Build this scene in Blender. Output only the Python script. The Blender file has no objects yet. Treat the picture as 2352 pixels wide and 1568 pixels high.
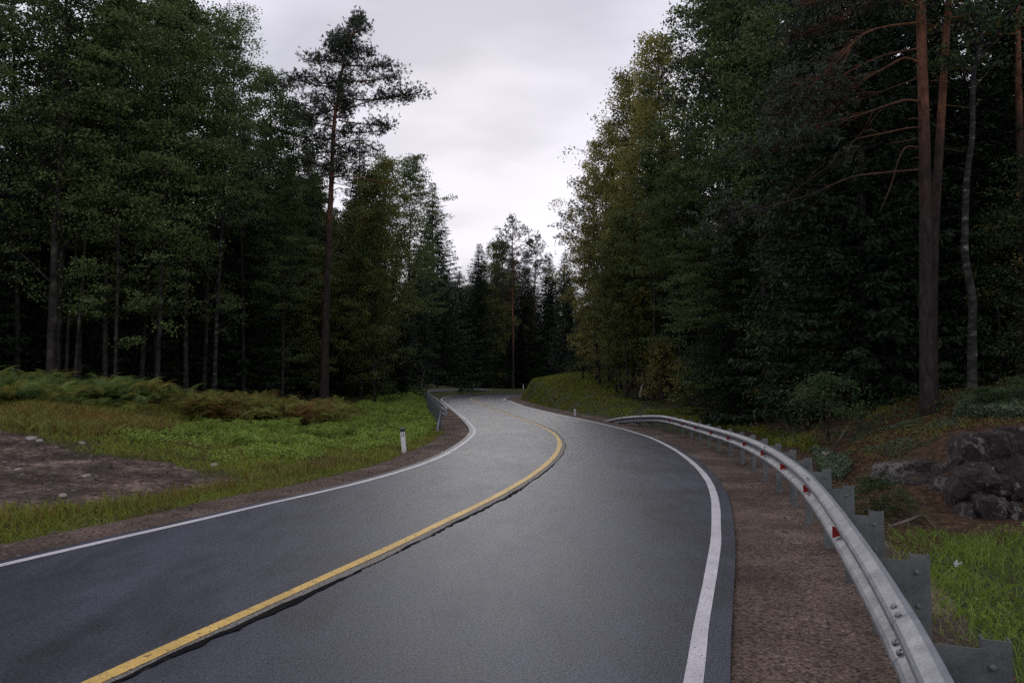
import bpy, math, random
import numpy as np
from mathutils import Vector

# ------------------------------------------------------------------ camera, sky, sun, exposure
PITCH = math.atan(93/1568)
EYE = 1.7
scene = bpy.context.scene
COL = scene.collection
cam_d = bpy.data.cameras.new('camera'); cam_d.lens = 24; cam_d.sensor_width = 36
cam_d.clip_end = 2000; cam_d.clip_start = 0.05
cam = bpy.data.objects.new('camera', cam_d); COL.objects.link(cam)
cam.location = (0, 0, EYE); cam.rotation_euler = (math.radians(90)+PITCH, 0, 0)
scene.camera = cam
scene.view_settings.view_transform = 'Standard'
scene.view_settings.look = 'None'
scene.view_settings.exposure = 0.0
scene.view_settings.gamma = 1
scene.cycles.max_bounces = 5
scene.cycles.diffuse_bounces = 2
scene.cycles.transmission_bounces = 2
scene.cycles.use_denoising = False
scene.cycles.use_adaptive_sampling = True
scene.cycles.adaptive_threshold = 0.01

SUN_EL, SUN_AZ = math.radians(24), math.radians(-4)     # azimuth measured from +Y
world = bpy.data.worlds.new('World'); scene.world = world; world.use_nodes = True
def build_world():
    nt = world.node_tree; N = nt.nodes; L = nt.links
    for n in list(N): N.remove(n)
    out = N.new('ShaderNodeOutputWorld'); bg = N.new('ShaderNodeBackground')
    sky = N.new('ShaderNodeTexSky'); sky.sky_type = 'NISHITA'; sky.sun_disc = False
    sky.sun_elevation = SUN_EL; sky.sun_rotation = SUN_AZ
    k = N.new('ShaderNodeVectorMath'); k.operation = 'SCALE'; k.inputs['Scale'].default_value = 0.08
    L.new(sky.outputs[0], k.inputs[0])
    tc = N.new('ShaderNodeTexCoord')
    sep = N.new('ShaderNodeSeparateXYZ'); L.new(tc.outputs['Generated'], sep.inputs[0])
    # project onto a cloud deck: direction / (z + c)
    add = N.new('ShaderNodeMath'); add.operation = 'ADD'; add.inputs[1].default_value = 0.22
    mx = N.new('ShaderNodeMath'); mx.operation = 'MAXIMUM'; mx.inputs[1].default_value = 0.0
    L.new(sep.outputs['Z'], mx.inputs[0]); L.new(mx.outputs[0], add.inputs[0])
    dv = N.new('ShaderNodeVectorMath'); dv.operation = 'DIVIDE'
    L.new(tc.outputs['Generated'], dv.inputs[0]); L.new(add.outputs[0], dv.inputs[1])
    mp = N.new('ShaderNodeMapping'); mp.inputs['Rotation'].default_value = (0, 0, math.radians(-28))
    mp.inputs['Scale'].default_value = (0.6, 0.95, 1.0); mp.inputs['Location'].default_value = (0.35, 0.1, 0)
    L.new(dv.outputs[0], mp.inputs[0])
    n1 = N.new('ShaderNodeTexNoise'); n1.inputs['Scale'].default_value = 1.7; n1.inputs['Detail'].default_value = 7
    n1.inputs['Roughness'].default_value = 0.45; L.new(mp.outputs[0], n1.inputs['Vector'])
    cr = N.new('ShaderNodeValToRGB'); L.new(n1.outputs['Fac'], cr.inputs[0])
    e = cr.color_ramp.elements
    e[0].position = 0.37; e[0].color = (0.55, 0.55, 0.635, 1)
    e[1].position = 0.64; e[1].color = (0.88, 0.87, 0.96, 1)
    m = e.new(0.5) if hasattr(e, 'new') else None
    m.color = (0.78, 0.77, 0.87, 1)
    mix = N.new('ShaderNodeMix'); mix.data_type = 'RGBA'; mix.inputs[0].default_value = 0.93
    L.new(k.outputs[0], mix.inputs[6]); L.new(cr.outputs[0], mix.inputs[7])
    L.new(mix.outputs[2], bg.inputs['Color']); bg.inputs['Strength'].default_value = 1.1
    L.new(bg.outputs[0], out.inputs[0])
build_world()
sun_d = bpy.data.lights.new('sun', 'SUN'); sun_d.energy = 0.5; sun_d.angle = math.radians(25); sun_d.color = (1, .96, .9)
sun = bpy.data.objects.new('sun', sun_d); COL.objects.link(sun)
sd = Vector((math.sin(SUN_AZ)*math.cos(SUN_EL), math.cos(SUN_AZ)*math.cos(SUN_EL), math.sin(SUN_EL)))
sun.rotation_euler = (-sd).to_track_quat('-Z', 'Y').to_euler()

# ------------------------------------------------------------------ helpers
F = 1568.0; CX, CY = 1176.0, 784.0
SP, CP = math.sin(PITCH), math.cos(PITCH)
def raydir(u, v):
    a = (u-CX)/F; b = (CY-v)/F
    return np.array([a, CP - SP*b, SP + CP*b])
def ground(u, v, z=0.0):
    d = raydir(u, v); t = (z-EYE)/d[2]
    return np.array([d[0]*t, d[1]*t, z])
def at(u, v, Y):
    d = raydir(u, v); t = Y/d[1]
    return np.array([d[0]*t, Y, EYE + d[2]*t])

def hash2(ix, iy, seed):
    h = (ix.astype(np.int64)*374761393 + iy.astype(np.int64)*668265263 + seed*1442695041) & 0xffffffff
    h = ((h ^ (h >> 13))*1274126177) & 0xffffffff
    return ((h ^ (h >> 16)) & 0xffff)/65535.0
def vnoise(x, y, s, seed=0):
    x = np.asarray(x, float)/s; y = np.asarray(y, float)/s
    ix = np.floor(x); iy = np.floor(y); fx = x-ix; fy = y-iy
    fx = fx*fx*(3-2*fx); fy = fy*fy*(3-2*fy)
    a = hash2(ix, iy, seed); b = hash2(ix+1, iy, seed); c = hash2(ix, iy+1, seed); d = hash2(ix+1, iy+1, seed)
    return (a*(1-fx)+b*fx)*(1-fy)+(c*(1-fx)+d*fx)*fy - 0.5
def smooth(a, b, x):
    t = np.clip((x-a)/(b-a), 0, 1); return t*t*(3-2*t)

class MB:
    """collects vertices and faces, builds one mesh object"""
    def __init__(s): s.v = []; s.f = []; s.t = []; s.n = 0; s.m = []
    def add(s, v, f, tone=0.5, m=0):
        v = np.asarray(v, np.float32).reshape(-1, 3); f = np.asarray(f, np.int32)
        if len(f) == 0: return
        s.v.append(v); s.f.append(f + s.n); s.n += len(v)
        s.t.append(np.broadcast_to(np.asarray(tone, np.float32), (len(f),)).copy())
        s.m.append(np.full(len(f), m, np.int32))
    def mesh(s, name, mats, shade=False):
        me = bpy.data.meshes.new(name)
        V = np.concatenate(s.v); me.vertices.add(len(V)); me.vertices.foreach_set('co', V.ravel())
        li = np.concatenate([f.ravel() for f in s.f])
        sz = np.concatenate([np.full(len(f), f.shape[1], np.int32) for f in s.f])
        st = np.concatenate([[0], np.cumsum(sz)[:-1]]).astype(np.int32)
        me.loops.add(len(li)); me.loops.foreach_set('vertex_index', li)
        me.polygons.add(len(sz)); me.polygons.foreach_set('loop_start', st); me.polygons.foreach_set('loop_total', sz)
        me.polygons.foreach_set('material_index', np.concatenate(s.m))
        me.update(calc_edges=True); me.validate()
        if len(me.polygons) == len(sz):
            at_ = me.attributes.new('tone', 'FLOAT', 'FACE'); at_.data.foreach_set('value', np.concatenate(s.t))
            me.polygons.foreach_set('use_smooth', np.full(len(sz), bool(shade)))
        if not isinstance(mats, (list, tuple)): mats = [mats]
        for m in mats: me.materials.append(m)
        return me
    def build(s, name, mats, parent=None, shade=False, loc=None):
        o = bpy.data.objects.new(name, s.mesh(name, mats, shade)); COL.objects.link(o)
        if parent is not None: o.parent = parent
        if loc is not None: o.location = loc
        return o

def tag(o, label=None, cat=None, group=None, kind=None):
    if label: o['label'] = label
    if cat: o['category'] = cat
    if group: o['group'] = group
    if kind: o['kind'] = kind
    return o
def empty(name, loc, rz=0.0):
    o = bpy.data.objects.new(name, None); COL.objects.link(o); o.location = loc; o.rotation_euler = (0, 0, rz)
    o.empty_display_size = 0.3; return o

def tube(mb, pts, rad, sides=6, tone=0.5, m=0, cap=True):
    P = np.asarray(pts, float); n = len(P); rad = np.broadcast_to(np.asarray(rad, float), (n,))
    T = np.gradient(P, axis=0); T /= np.maximum(np.linalg.norm(T, axis=1, keepdims=True), 1e-9)
    ref = np.array([0, 0, 1.0]) if abs(T[:, 2]).mean() < 0.8 else np.array([1.0, 0, 0])
    A = np.cross(T, ref); A /= np.maximum(np.linalg.norm(A, axis=1, keepdims=True), 1e-9); B = np.cross(T, A)
    th = np.arange(sides)*2*np.pi/sides
    V = P[:, None, :] + rad[:, None, None]*(A[:, None, :]*np.cos(th)[None, :, None] + B[:, None, :]*np.sin(th)[None, :, None])
    i = np.arange(n-1)[:, None]*sides; j = np.arange(sides)[None, :]; k = (j+1) % sides
    Fq = np.stack([i+j, i+k, i+sides+k, i+sides+j], -1).reshape(-1, 4)
    mb.add(V.reshape(-1, 3), Fq, tone, m)
    if cap: mb.add(V[-1], [list(range(sides))], tone, m)
def box(mb, lo, hi, tone=0.5, m=0, R=None, o=None):
    x0, y0, z0 = lo; x1, y1, z1 = hi
    v = np.array([[x0,y0,z0],[x1,y0,z0],[x1,y1,z0],[x0,y1,z0],[x0,y0,z1],[x1,y0,z1],[x1,y1,z1],[x0,y1,z1]], float)
    if R is not None: v = v @ np.asarray(R).T
    if o is not None: v = v + o
    mb.add(v, [[0,3,2,1],[4,5,6,7],[0,1,5,4],[1,2,6,5],[2,3,7,6],[3,0,4,7]], tone, m)
def catmull(P, per=8):
    P = np.asarray(P, float); Q = np.vstack([2*P[0]-P[1], P, 2*P[-1]-P[-2]]); out = []
    for i in range(1, len(Q)-2):
        p0, p1, p2, p3 = Q[i-1], Q[i], Q[i+1], Q[i+2]
        for t in np.arange(per)/per:
            out.append(0.5*((2*p1)+(-p0+p2)*t+(2*p0-5*p1+4*p2-p3)*t*t+(-p0+3*p1-3*p2+p3)*t**3))
    out.append(P[-1]); return np.array(out)
def resample(P, step):
    s = np.concatenate([[0], np.cumsum(np.linalg.norm(np.diff(P, axis=0), axis=1))])
    n = max(2, int(s[-1]/step)+1); q = np.linspace(0, s[-1], n)
    return np.stack([np.interp(q, s, P[:, i]) for i in range(P.shape[1])], 1), q
def normals2(P):
    T = np.gradient(P[:, :2], axis=0); T /= np.linalg.norm(T, axis=1, keepdims=True)
    return np.stack([T[:, 1], -T[:, 0]], 1)      # to the right of travel

# ------------------------------------------------------------------ materials
def new_mat(name):
    m = bpy.data.materials.new(name); m.use_nodes = True
    nt = m.node_tree; N = nt.nodes; L = nt.links
    bs = N['Principled BSDF']; return m, N, L, bs
def ramp(N, L, fac, stops):
    cr = N.new('ShaderNodeValToRGB'); e = cr.color_ramp.elements
    e[0].position, e[0].color = stops[0][0], (*stops[0][1], 1)
    e[1].position, e[1].color = stops[-1][0], (*stops[-1][1], 1)
    for p, c in stops[1:-1]:
        x = e.new(p); x.color = (*c, 1)
    L.new(fac, cr.inputs[0]); return cr.outputs[0]
def noise(N, L, vec, scale, detail=4, rough=0.5, stretch=None):
    if stretch is not None:
        mp = N.new('ShaderNodeMapping'); mp.inputs['Scale'].default_value = stretch; L.new(vec, mp.inputs[0]); vec = mp.outputs[0]
    n = N.new('ShaderNodeTexNoise'); n.inputs['Scale'].default_value = scale; n.inputs['Detail'].default_value = detail
    n.inputs['Roughness'].default_value = rough; L.new(vec, n.inputs['Vector']); return n.outputs['Fac']
def mixc(N, L, fac, a, b, mode='MIX'):
    m = N.new('ShaderNodeMix'); m.data_type = 'RGBA'; m.blend_type = mode
    for i, x in ((0, fac), (6, a), (7, b)):
        if isinstance(x, (int, float)): m.inputs[i].default_value = x
        elif isinstance(x, tuple): m.inputs[i].default_value = (*x, 1)
        else: L.new(x, m.inputs[i])
    return m.outputs[2]
def math_(N, L, op, a, b=0.0, clamp=False):
    m = N.new('ShaderNodeMath'); m.operation = op; m.use_clamp = clamp
    for i, x in ((0, a), (1, b)):
        if isinstance(x, (int, float)): m.inputs[i].default_value = x
        else: L.new(x, m.inputs[i])
    return m.outputs[0]
def bump(N, L, bs, h, strength, dist=0.02):
    b = N.new('ShaderNodeBump'); b.inputs['Strength'].default_value = strength; b.inputs['Distance'].default_value = dist
    L.new(h, b.inputs['Height']); L.new(b.outputs[0], bs.inputs['Normal'])
def coord(N, kind='Object'):
    return N.new('ShaderNodeTexCoord').outputs[kind]
def geo_pos(N): return N.new('ShaderNodeNewGeometry').outputs['Position']

def leaf_mat(name, dark, light, accent=None, acc_amt=0.0, trans=0.25, rough=0.5, spec=0.3, var=0.35):
    m, N, L, bs = new_mat(name)
    a = N.new('ShaderNodeAttribute'); a.attribute_name = 'tone'
    oi = N.new('ShaderNodeObjectInfo')
    big = noise(N, L, coord(N), 0.45, 2)
    f = math_(N, L, 'ADD', math_(N, L, 'MULTIPLY', a.outputs['Fac'], 0.7), math_(N, L, 'MULTIPLY', big, 0.5))
    f = math_(N, L, 'ADD', f, math_(N, L, 'MULTIPLY', math_(N, L, 'SUBTRACT', oi.outputs['Random'], 0.5), var), True)
    c = ramp(N, L, f, [(0.15, dark), (0.95, light)])
    if accent:
        g = noise(N, L, coord(N), 0.9, 3)
        g = math_(N, L, 'ADD', math_(N, L, 'MULTIPLY', g, 0.7), math_(N, L, 'MULTIPLY', a.outputs['Fac'], 0.35))
        g = ramp(N, L, g, [(0.62-acc_amt*0.3, (0, 0, 0)), (0.72-acc_amt*0.3, (1, 1, 1))])
        c = mixc(N, L, g, c, accent)
    L.new(c, bs.inputs['Base Color']); bs.inputs['Roughness'].default_value = rough
    bs.inputs['Specular IOR Level'].default_value = spec
    tr = N.new('ShaderNodeBsdfTranslucent'); L.new(c, tr.inputs['Color'])
    ms = N.new('ShaderNodeMixShader'); ms.inputs[0].default_value = trans
    L.new(bs.outputs[0], ms.inputs[1]); L.new(tr.outputs[0], ms.inputs[2])
    L.new(ms.outputs[0], N['Material Output'].inputs[0]); return m

M = {}
M['aspen'] = leaf_mat('aspen_leaves', (0.026, 0.048, 0.014), (0.160, 0.215, 0.072), rough=0.5, spec=0.22)
M['birch'] = leaf_mat('birch_leaves', (0.040, 0.064, 0.014), (0.190, 0.225, 0.060), (0.25, 0.22, 0.06), 0.1)
M['olive'] = leaf_mat('yellowing_leaves', (0.070, 0.074, 0.018), (0.36, 0.34, 0.10), (0.36, 0.30, 0.08), 0.15, trans=0.4)
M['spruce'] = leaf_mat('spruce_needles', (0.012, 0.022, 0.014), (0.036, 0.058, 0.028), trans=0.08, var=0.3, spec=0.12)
M['pine'] = leaf_mat('pine_needles', (0.018, 0.030, 0.018), (0.055, 0.075, 0.045), trans=0.08, var=0.3)
M['bush'] = leaf_mat('bush_leaves', (0.018, 0.040, 0.012), (0.090, 0.140, 0.055), (0.12, 0.085, 0.02), 0.12, rough=0.5, spec=0.25)
M['fern'] = leaf_mat('fern_fronds', (0.060, 0.105, 0.024), (0.30, 0.40, 0.12), (0.32, 0.28, 0.06), 0.25, trans=0.3)
M['fernbrown'] = leaf_mat('dry_fern_fronds', (0.12, 0.075, 0.018), (0.46, 0.27, 0.075), (0.24, 0.26, 0.06), 0.5, trans=0.25)
M['grass'] = leaf_mat('grass_blades', (0.060, 0.082, 0.010), (0.30, 0.34, 0.050), (0.20, 0.15, 0.05), 0.1, trans=0.3)
M['lush'] = leaf_mat('lush_leaves', (0.058, 0.095, 0.010), (0.30, 0.41, 0.070), trans=0.3)
M['moss'] = leaf_mat('groundcover_leaves', (0.060, 0.085, 0.045), (0.150, 0.200, 0.110), trans=0.2)

def bark_mat(name, kind, lo_=.34, hi_=.68):
    m, N, L, bs = new_mat(name); co = coord(N)
    if kind == 'pine':
        sp = N.new('ShaderNodeSeparateXYZ'); L.new(co, sp.inputs[0])
        h = math_(N, L, 'ADD', math_(N, L, 'DIVIDE', sp.outputs['Z'], 13.0), math_(N, L, 'MULTIPLY', math_(N, L, 'SUBTRACT', noise(N, L, co, 1.2, 3), 0.5), 0.5))
        lo = ramp(N, L, noise(N, L, co, 9, 4, 0.6, (1, 1, .3)), [(0.3, (0.012, 0.009, 0.008)), (0.7, (0.052, 0.038, 0.034))])
        hi = ramp(N, L, noise(N, L, co, 8, 5, 0.65, (1, 1, .5)), [(0.3, (0.055, 0.024, 0.015)), (0.68, (0.25, 0.110, 0.062))])
        L.new(mixc(N, L, ramp(N, L, h, [(lo_, (0, 0, 0)), (hi_, (1, 1, 1))]), lo, hi), bs.inputs['Base Color'])
        bump(N, L, bs, noise(N, L, co, 14, 4, 0.6, (1, 1, .3)), 0.9, 0.03)
    elif kind == 'birch':
        c = ramp(N, L, noise(N, L, co, 3.0, 4, 0.6, (1, 1, 2.6)), [(0.46, (0.018, 0.016, 0.015)), (0.60, (0.055, 0.050, 0.047)), (0.70, (0.24, 0.22, 0.21))])
        L.new(c, bs.inputs['Base Color']); bump(N, L, bs, noise(N, L, co, 12, 3), 0.5, 0.02)
    elif kind == 'aspen':
        c = ramp(N, L, noise(N, L, co, 3.5, 5, 0.6, (1, 1, .8)), [(0.36, (0.012, 0.011, 0.009)), (0.55, (0.036, 0.032, 0.027)), (0.75, (0.105, 0.095, 0.08))])
        L.new(c, bs.inputs['Base Color']); bump(N, L, bs, noise(N, L, co, 12, 3), 0.5, 0.02)
    else:
        c = ramp(N, L, noise(N, L, co, 9, 4), [(0.3, (0.020, 0.016, 0.013)), (0.75, (0.085, 0.070, 0.058))])
        L.new(c, bs.inputs['Base Color']); bump(N, L, bs, noise(N, L, co, 18, 3), 0.6, 0.02)
    bs.inputs['Roughness'].default_value = 0.85; bs.inputs['Specular IOR Level'].default_value = 0.2; return m
for k in ('pine', 'birch', 'aspen', 'spruce'): M['bark_'+k] = bark_mat(k+'_bark', k)

M['bark_shadedpine'] = bark_mat('shaded_pine_bark', 'pine', .62, 1.05)  # pine bark turning orange higher up; shade on the lower trunk is in the colour
def simple(name, c1, c2, scale, rough=0.6, metal=0.0, b=0.0, spec=0.5, bscale=None):
    m, N, L, bs = new_mat(name); co = coord(N)
    L.new(ramp(N, L, noise(N, L, co, scale, 4), [(0.3, c1), (0.72, c2)]), bs.inputs['Base Color'])
    bs.inputs['Roughness'].default_value = rough; bs.inputs['Metallic'].default_value = metal
    bs.inputs['Specular IOR Level'].default_value = spec
    if b: bump(N, L, bs, noise(N, L, co, bscale or scale*3, 4), b, 0.01)
    return m
M['galv'] = simple('galvanised_steel', (0.185, 0.19, 0.21), (0.275, 0.285, 0.31), 14, 0.52, 0.3, 0.25, bscale=60)
M['galv_dark'] = simple('weathered_galvanised_steel', (0.055, 0.066, 0.064), (0.14, 0.152, 0.15), 6, 0.55, 0.35, 0.25, bscale=40)
M['white_plastic'] = simple('white_plastic', (0.62, 0.61, 0.60), (0.78, 0.77, 0.76), 9, 0.5)
M['black_plastic'] = simple('black_plastic', (0.012, 0.012, 0.013), (0.03, 0.03, 0.03), 9, 0.5)
M['red'] = simple('red_reflector', (0.28, 0.005, 0.004), (0.42, 0.012, 0.01), 60, 0.35)
M['pebble'] = simple('loose_stone', (0.025, 0.018, 0.015), (0.22, 0.17, 0.15), 9, 0.9)
M['stone'] = simple('pale_stone', (0.20, 0.17, 0.155), (0.36, 0.32, 0.30), 5, 0.85, 0, 0.4)
M['dead'] = simple('dead_wood', (0.16, 0.13, 0.11), (0.42, 0.36, 0.31), 7, 0.8)
M['dead_dark'] = simple('weathered_branch', (0.05, 0.04, 0.035), (0.15, 0.12, 0.10), 9, 0.85)
M['litter'] = leaf_mat('fallen_leaves', (0.05, 0.026, 0.012), (0.19, 0.105, 0.048), trans=0.1)
M['flower'] = simple('white_petals', (0.55, 0.55, 0.55), (0.8, 0.8, 0.8), 9, 0.6)

def galv_mat(name, dark, light):
    m, N, L, bs = new_mat(name); co = coord(N)
    vo = N.new('ShaderNodeTexVoronoi'); vo.inputs['Scale'].default_value = 170; L.new(co, vo.inputs['Vector'])
    sp = N.new('ShaderNodeSeparateXYZ'); L.new(vo.outputs['Color'], sp.inputs[0])
    f = math_(N, L, 'ADD', math_(N, L, 'MULTIPLY', sp.outputs['X'], 0.16), math_(N, L, 'MULTIPLY', noise(N, L, co, 6, 6, 0.65), 0.85))
    c = ramp(N, L, f, [(0.30, dark), (0.75, light)])
    st = ramp(N, L, noise(N, L, co, 26, 4, 0.7), [(0.68, (0, 0, 0)), (0.80, (1, 1, 1))])
    L.new(mixc(N, L, st, c, (0.09, 0.08, 0.07)), bs.inputs['Base Color'])
    bs.inputs['Metallic'].default_value = 0.3; L.new(ramp(N, L, f, [(0.3, (0.6,)*3), (0.7, (0.45,)*3)]), bs.inputs['Roughness'])
    bump(N, L, bs, noise(N, L, co, 3.5, 4), 0.5, 0.01); return m
M['galv'] = galv_mat('galvanised_steel', (0.15, 0.155, 0.17), (0.31, 0.32, 0.345))
M['galv_dark'] = galv_mat('weathered_galvanised_steel', (0.075, 0.088, 0.087), (0.20, 0.215, 0.21))
def road_mat():
    m, N, L, bs = new_mat('asphalt'); p = geo_pos(N)
    big = noise(N, L, p, 0.35, 4, 0.55); fine = noise(N, L, p, 85, 6, 0.9); mid = noise(N, L, p, 2.2, 4, 0.6, (1.2, .5, 1))
    vo = N.new('ShaderNodeTexVoronoi'); vo.inputs['Scale'].default_value = 110; L.new(p, vo.inputs['Vector'])
    c1 = ramp(N, L, math_(N, L, 'ADD', math_(N, L, 'MULTIPLY', big, 0.55), math_(N, L, 'MULTIPLY', mid, 0.45)), [(0.38, (0.010, 0.0115, 0.016)), (0.60, (0.030, 0.034, 0.047))])
    c2 = mixc(N, L, ramp(N, L, fine, [(0.36, (0, 0, 0)), (0.66, (1, 1, 1))]), (0.02, 0.02, 0.03), (3.4, 3.4, 3.45))
    c = mixc(N, L, 1.0, c1, c2, 'MULTIPLY')
    g2 = ramp(N, L, noise(N, L, p, 34, 5, 0.8), [(0.36, (0.45,)*3), (0.52, (0.95,)*3), (0.68, (1.9,)*3)])
    c = mixc(N, L, 1.0, c, g2, 'MULTIPLY')
    st_ = ramp(N, L, noise(N, L, p, 0.9, 5, 0.65, (1.4, .45, 1)), [(0.36, (0.62,)*3), (0.5, (1.0,)*3), (0.66, (1.15,)*3)])
    c = mixc(N, L, 1.0, c, st_, 'MULTIPLY')
    L.new(c, bs.inputs['Base Color'])
    L.new(ramp(N, L, math_(N, L, 'ADD', math_(N, L, 'MULTIPLY', big, 0.5), math_(N, L, 'MULTIPLY', mid, 0.5)), [(0.33, (0.46,)*3), (0.67, (0.55,)*3)]), bs.inputs['Roughness'])
    L.new(ramp(N, L, noise(N, L, p, 55, 4, 0.8), [(0.36, (0.22,)*3), (0.64, (0.78,)*3)]), bs.inputs['Specular IOR Level']); bs.inputs['Specular Tint'].default_value = (0.80, 0.83, 1.0, 1)
    bump(N, L, bs, math_(N, L, 'ADD', fine, vo.outputs['Distance']), 0.5, 0.0025); return m
M['road'] = road_mat()
def paint_mat(name, col, chip=0.33):
    m, N, L, bs = new_mat(name); p = geo_pos(N)
    c = ramp(N, L, noise(N, L, p, 1.5, 5, 0.7), [(0.3, tuple(x*0.66 for x in col)), (0.7, col)])
    sp = ramp(N, L, noise(N, L, p, 22, 3, 0.7), [(chip-0.03, (1, 1, 1)), (chip, (0, 0, 0))])
    sp2 = ramp(N, L, noise(N, L, p, 90, 2, 0.7), [(0.34, (1, 1, 1)), (0.40, (0, 0, 0))])
    sp = mixc(N, L, 1.0, sp, sp2, 'ADD')
    L.new(mixc(N, L, sp, c, (0.05, 0.05, 0.052)), bs.inputs['Base Color']); bs.inputs['Roughness'].default_value = 0.6
    bump(N, L, bs, noise(N, L, p, 110, 2), 0.35, 0.004); return m
M['white_paint'] = paint_mat('white_road_paint', (0.70, 0.67, 0.70))
M['yellow_paint'] = paint_mat('yellow_road_paint', (0.80, 0.52, 0.13), 0.385)
M['worn'] = simple('worn_asphalt_lip', (0.045, 0.04, 0.036), (0.30, 0.27, 0.235), 45, 0.7, 0, 0.6, bscale=80)
M['tar'] = simple('wet_tar_seam', (0.006, 0.006, 0.007), (0.014, 0.014, 0.015), 20, 0.9, 0, 0.3, spec=0.05)
def gravel_mat(name, a, b, c):
    m, N, L, bs = new_mat(name); p = geo_pos(N)
    fine = noise(N, L, p, 38, 5, 0.75); big = noise(N, L, p, 0.8, 4, 0.55)
    vo = N.new('ShaderNodeTexVoronoi'); vo.inputs['Scale'].default_value = 45; L.new(p, vo.inputs['Vector'])
    base = ramp(N, L, math_(N, L, 'ADD', math_(N, L, 'MULTIPLY', fine, 0.55), math_(N, L, 'MULTIPLY', big, 0.45)), [(0.40, a), (0.52, b), (0.62, c)])
    sx = N.new('ShaderNodeSeparateXYZ'); L.new(vo.outputs['Color'], sx.inputs[0]); vc = ramp(N, L, sx.outputs['X'], [(0.0, (.12,)*3), (0.45, (.5,)*3), (0.9, (.62,)*3), (1.0, (.98,)*3)])
    hs = N.new('ShaderNodeHueSaturation'); hs.inputs['Saturation'].default_value = 0.95
    L.new(mixc(N, L, 0.8, base, vc, 'OVERLAY'), hs.inputs['Color']); L.new(hs.outputs[0], bs.inputs['Base Color'])
    bs.inputs['Roughness'].default_value = 0.9; bs.inputs['Specular IOR Level'].default_value = 0.25
    bump(N, L, bs, math_(N, L, 'ADD', fine, math_(N, L, 'MULTIPLY', vo.outputs['Distance'], 0.8)), 1.0, 0.02); return m
M['gravel'] = gravel_mat('gravel_shoulder', (0.045, 0.028, 0.021), (0.135, 0.090, 0.068), (0.27, 0.195, 0.150))
def ground_mat():
    m, N, L, bs = new_mat('ground_soil'); p = geo_pos(N)
    def A(n):
        a = N.new('ShaderNodeAttribute'); a.attribute_name = n; return a.outputs['Fac']
    n1 = noise(N, L, p, 1.1, 5, 0.6); n2 = noise(N, L, p, 9, 5, 0.7); n3 = noise(N, L, p, 30, 4, 0.7)
    turf = ramp(N, L, n2, [(0.3, (0.030, 0.034, 0.014)), (0.55, (0.062, 0.070, 0.024)), (0.75, (0.110, 0.105, 0.040))])
    floor = ramp(N, L, n2, [(0.34, (0.016, 0.010, 0.006)), (0.52, (0.075, 0.042, 0.022)), (0.7, (0.17, 0.10, 0.055))])
    soil = ramp(N, L, math_(N, L, 'ADD', math_(N, L, 'MULTIPLY', n1, 0.55), math_(N, L, 'MULTIPLY', n2, 0.45)), [(0.38, (0.018, 0.012, 0.009)), (0.47, (0.070, 0.048, 0.038)), (0.54, (0.135, 0.095, 0.078)), (0.61, (0.33, 0.24, 0.195))])
    c = mixc(N, L, ramp(N, L, math_(N, L, 'ADD', A('forest'), math_(N, L, 'MULTIPLY', math_(N, L, 'SUBTRACT', n1, 0.5), 0.7)), [(0.4, (0, 0, 0)), (0.6, (1, 1, 1))]), turf, floor)
    c = mixc(N, L, ramp(N, L, math_(N, L, 'ADD', A('bare'), math_(N, L, 'MULTIPLY', math_(N, L, 'SUBTRACT', n1, 0.5), 0.7)), [(0.45, (0, 0, 0)), (0.55, (1, 1, 1))]), c, soil)
    L.new(c, bs.inputs['Base Color']); bs.inputs['Roughness'].default_value = 0.9; bs.inputs['Specular IOR Level'].default_value = 0.2
    bump(N, L, bs, math_(N, L, 'ADD', n2, math_(N, L, 'MULTIPLY', n3, 0.5)), 1.0, 0.06); return m
M['ground'] = ground_mat()
def rock_mat():
    m, N, L, bs = new_mat('lichened_rock'); p = coord(N)
    n1 = noise(N, L, p, 3.0, 8, 0.7); n2 = noise(N, L, p, 7.5, 6, 0.7)
    c = ramp(N, L, n1, [(0.34, (0.012, 0.009, 0.009)), (0.52, (0.048, 0.036, 0.035)), (0.72, (0.105, 0.082, 0.078))])
    li = ramp(N, L, math_(N, L, 'ADD', math_(N, L, 'MULTIPLY', n2, 0.6), math_(N, L, 'MULTIPLY', noise(N, L, p, 1.1, 2), 0.4)), [(0.53, (0, 0, 0)), (0.57, (1, 1, 1))])
    c = mixc(N, L, li, c, (0.22, 0.20, 0.19))
    g = N.new('ShaderNodeNewGeometry'); s = N.new('ShaderNodeSeparateXYZ'); L.new(g.outputs['Normal'], s.inputs[0])
    mo = math_(N, L, 'ADD', s.outputs['Z'], math_(N, L, 'MULTIPLY', math_(N, L, 'SUBTRACT', n2, 0.5), 1.2))
    c = mixc(N, L, ramp(N, L, mo, [(0.78, (0, 0, 0)), (1.0, (1, 1, 1))]), c, ramp(N, L, n2, [(0.3, (0.040, 0.024, 0.012)), (0.7, (0.095, 0.062, 0.028))]))
    L.new(c, bs.inputs['Base Color']); bs.inputs['Roughness'].default_value = 0.85
    bump(N, L, bs, math_(N, L, 'ADD', n1, n2), 1.0, 0.12); return m
M['rock'] = rock_mat()

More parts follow.
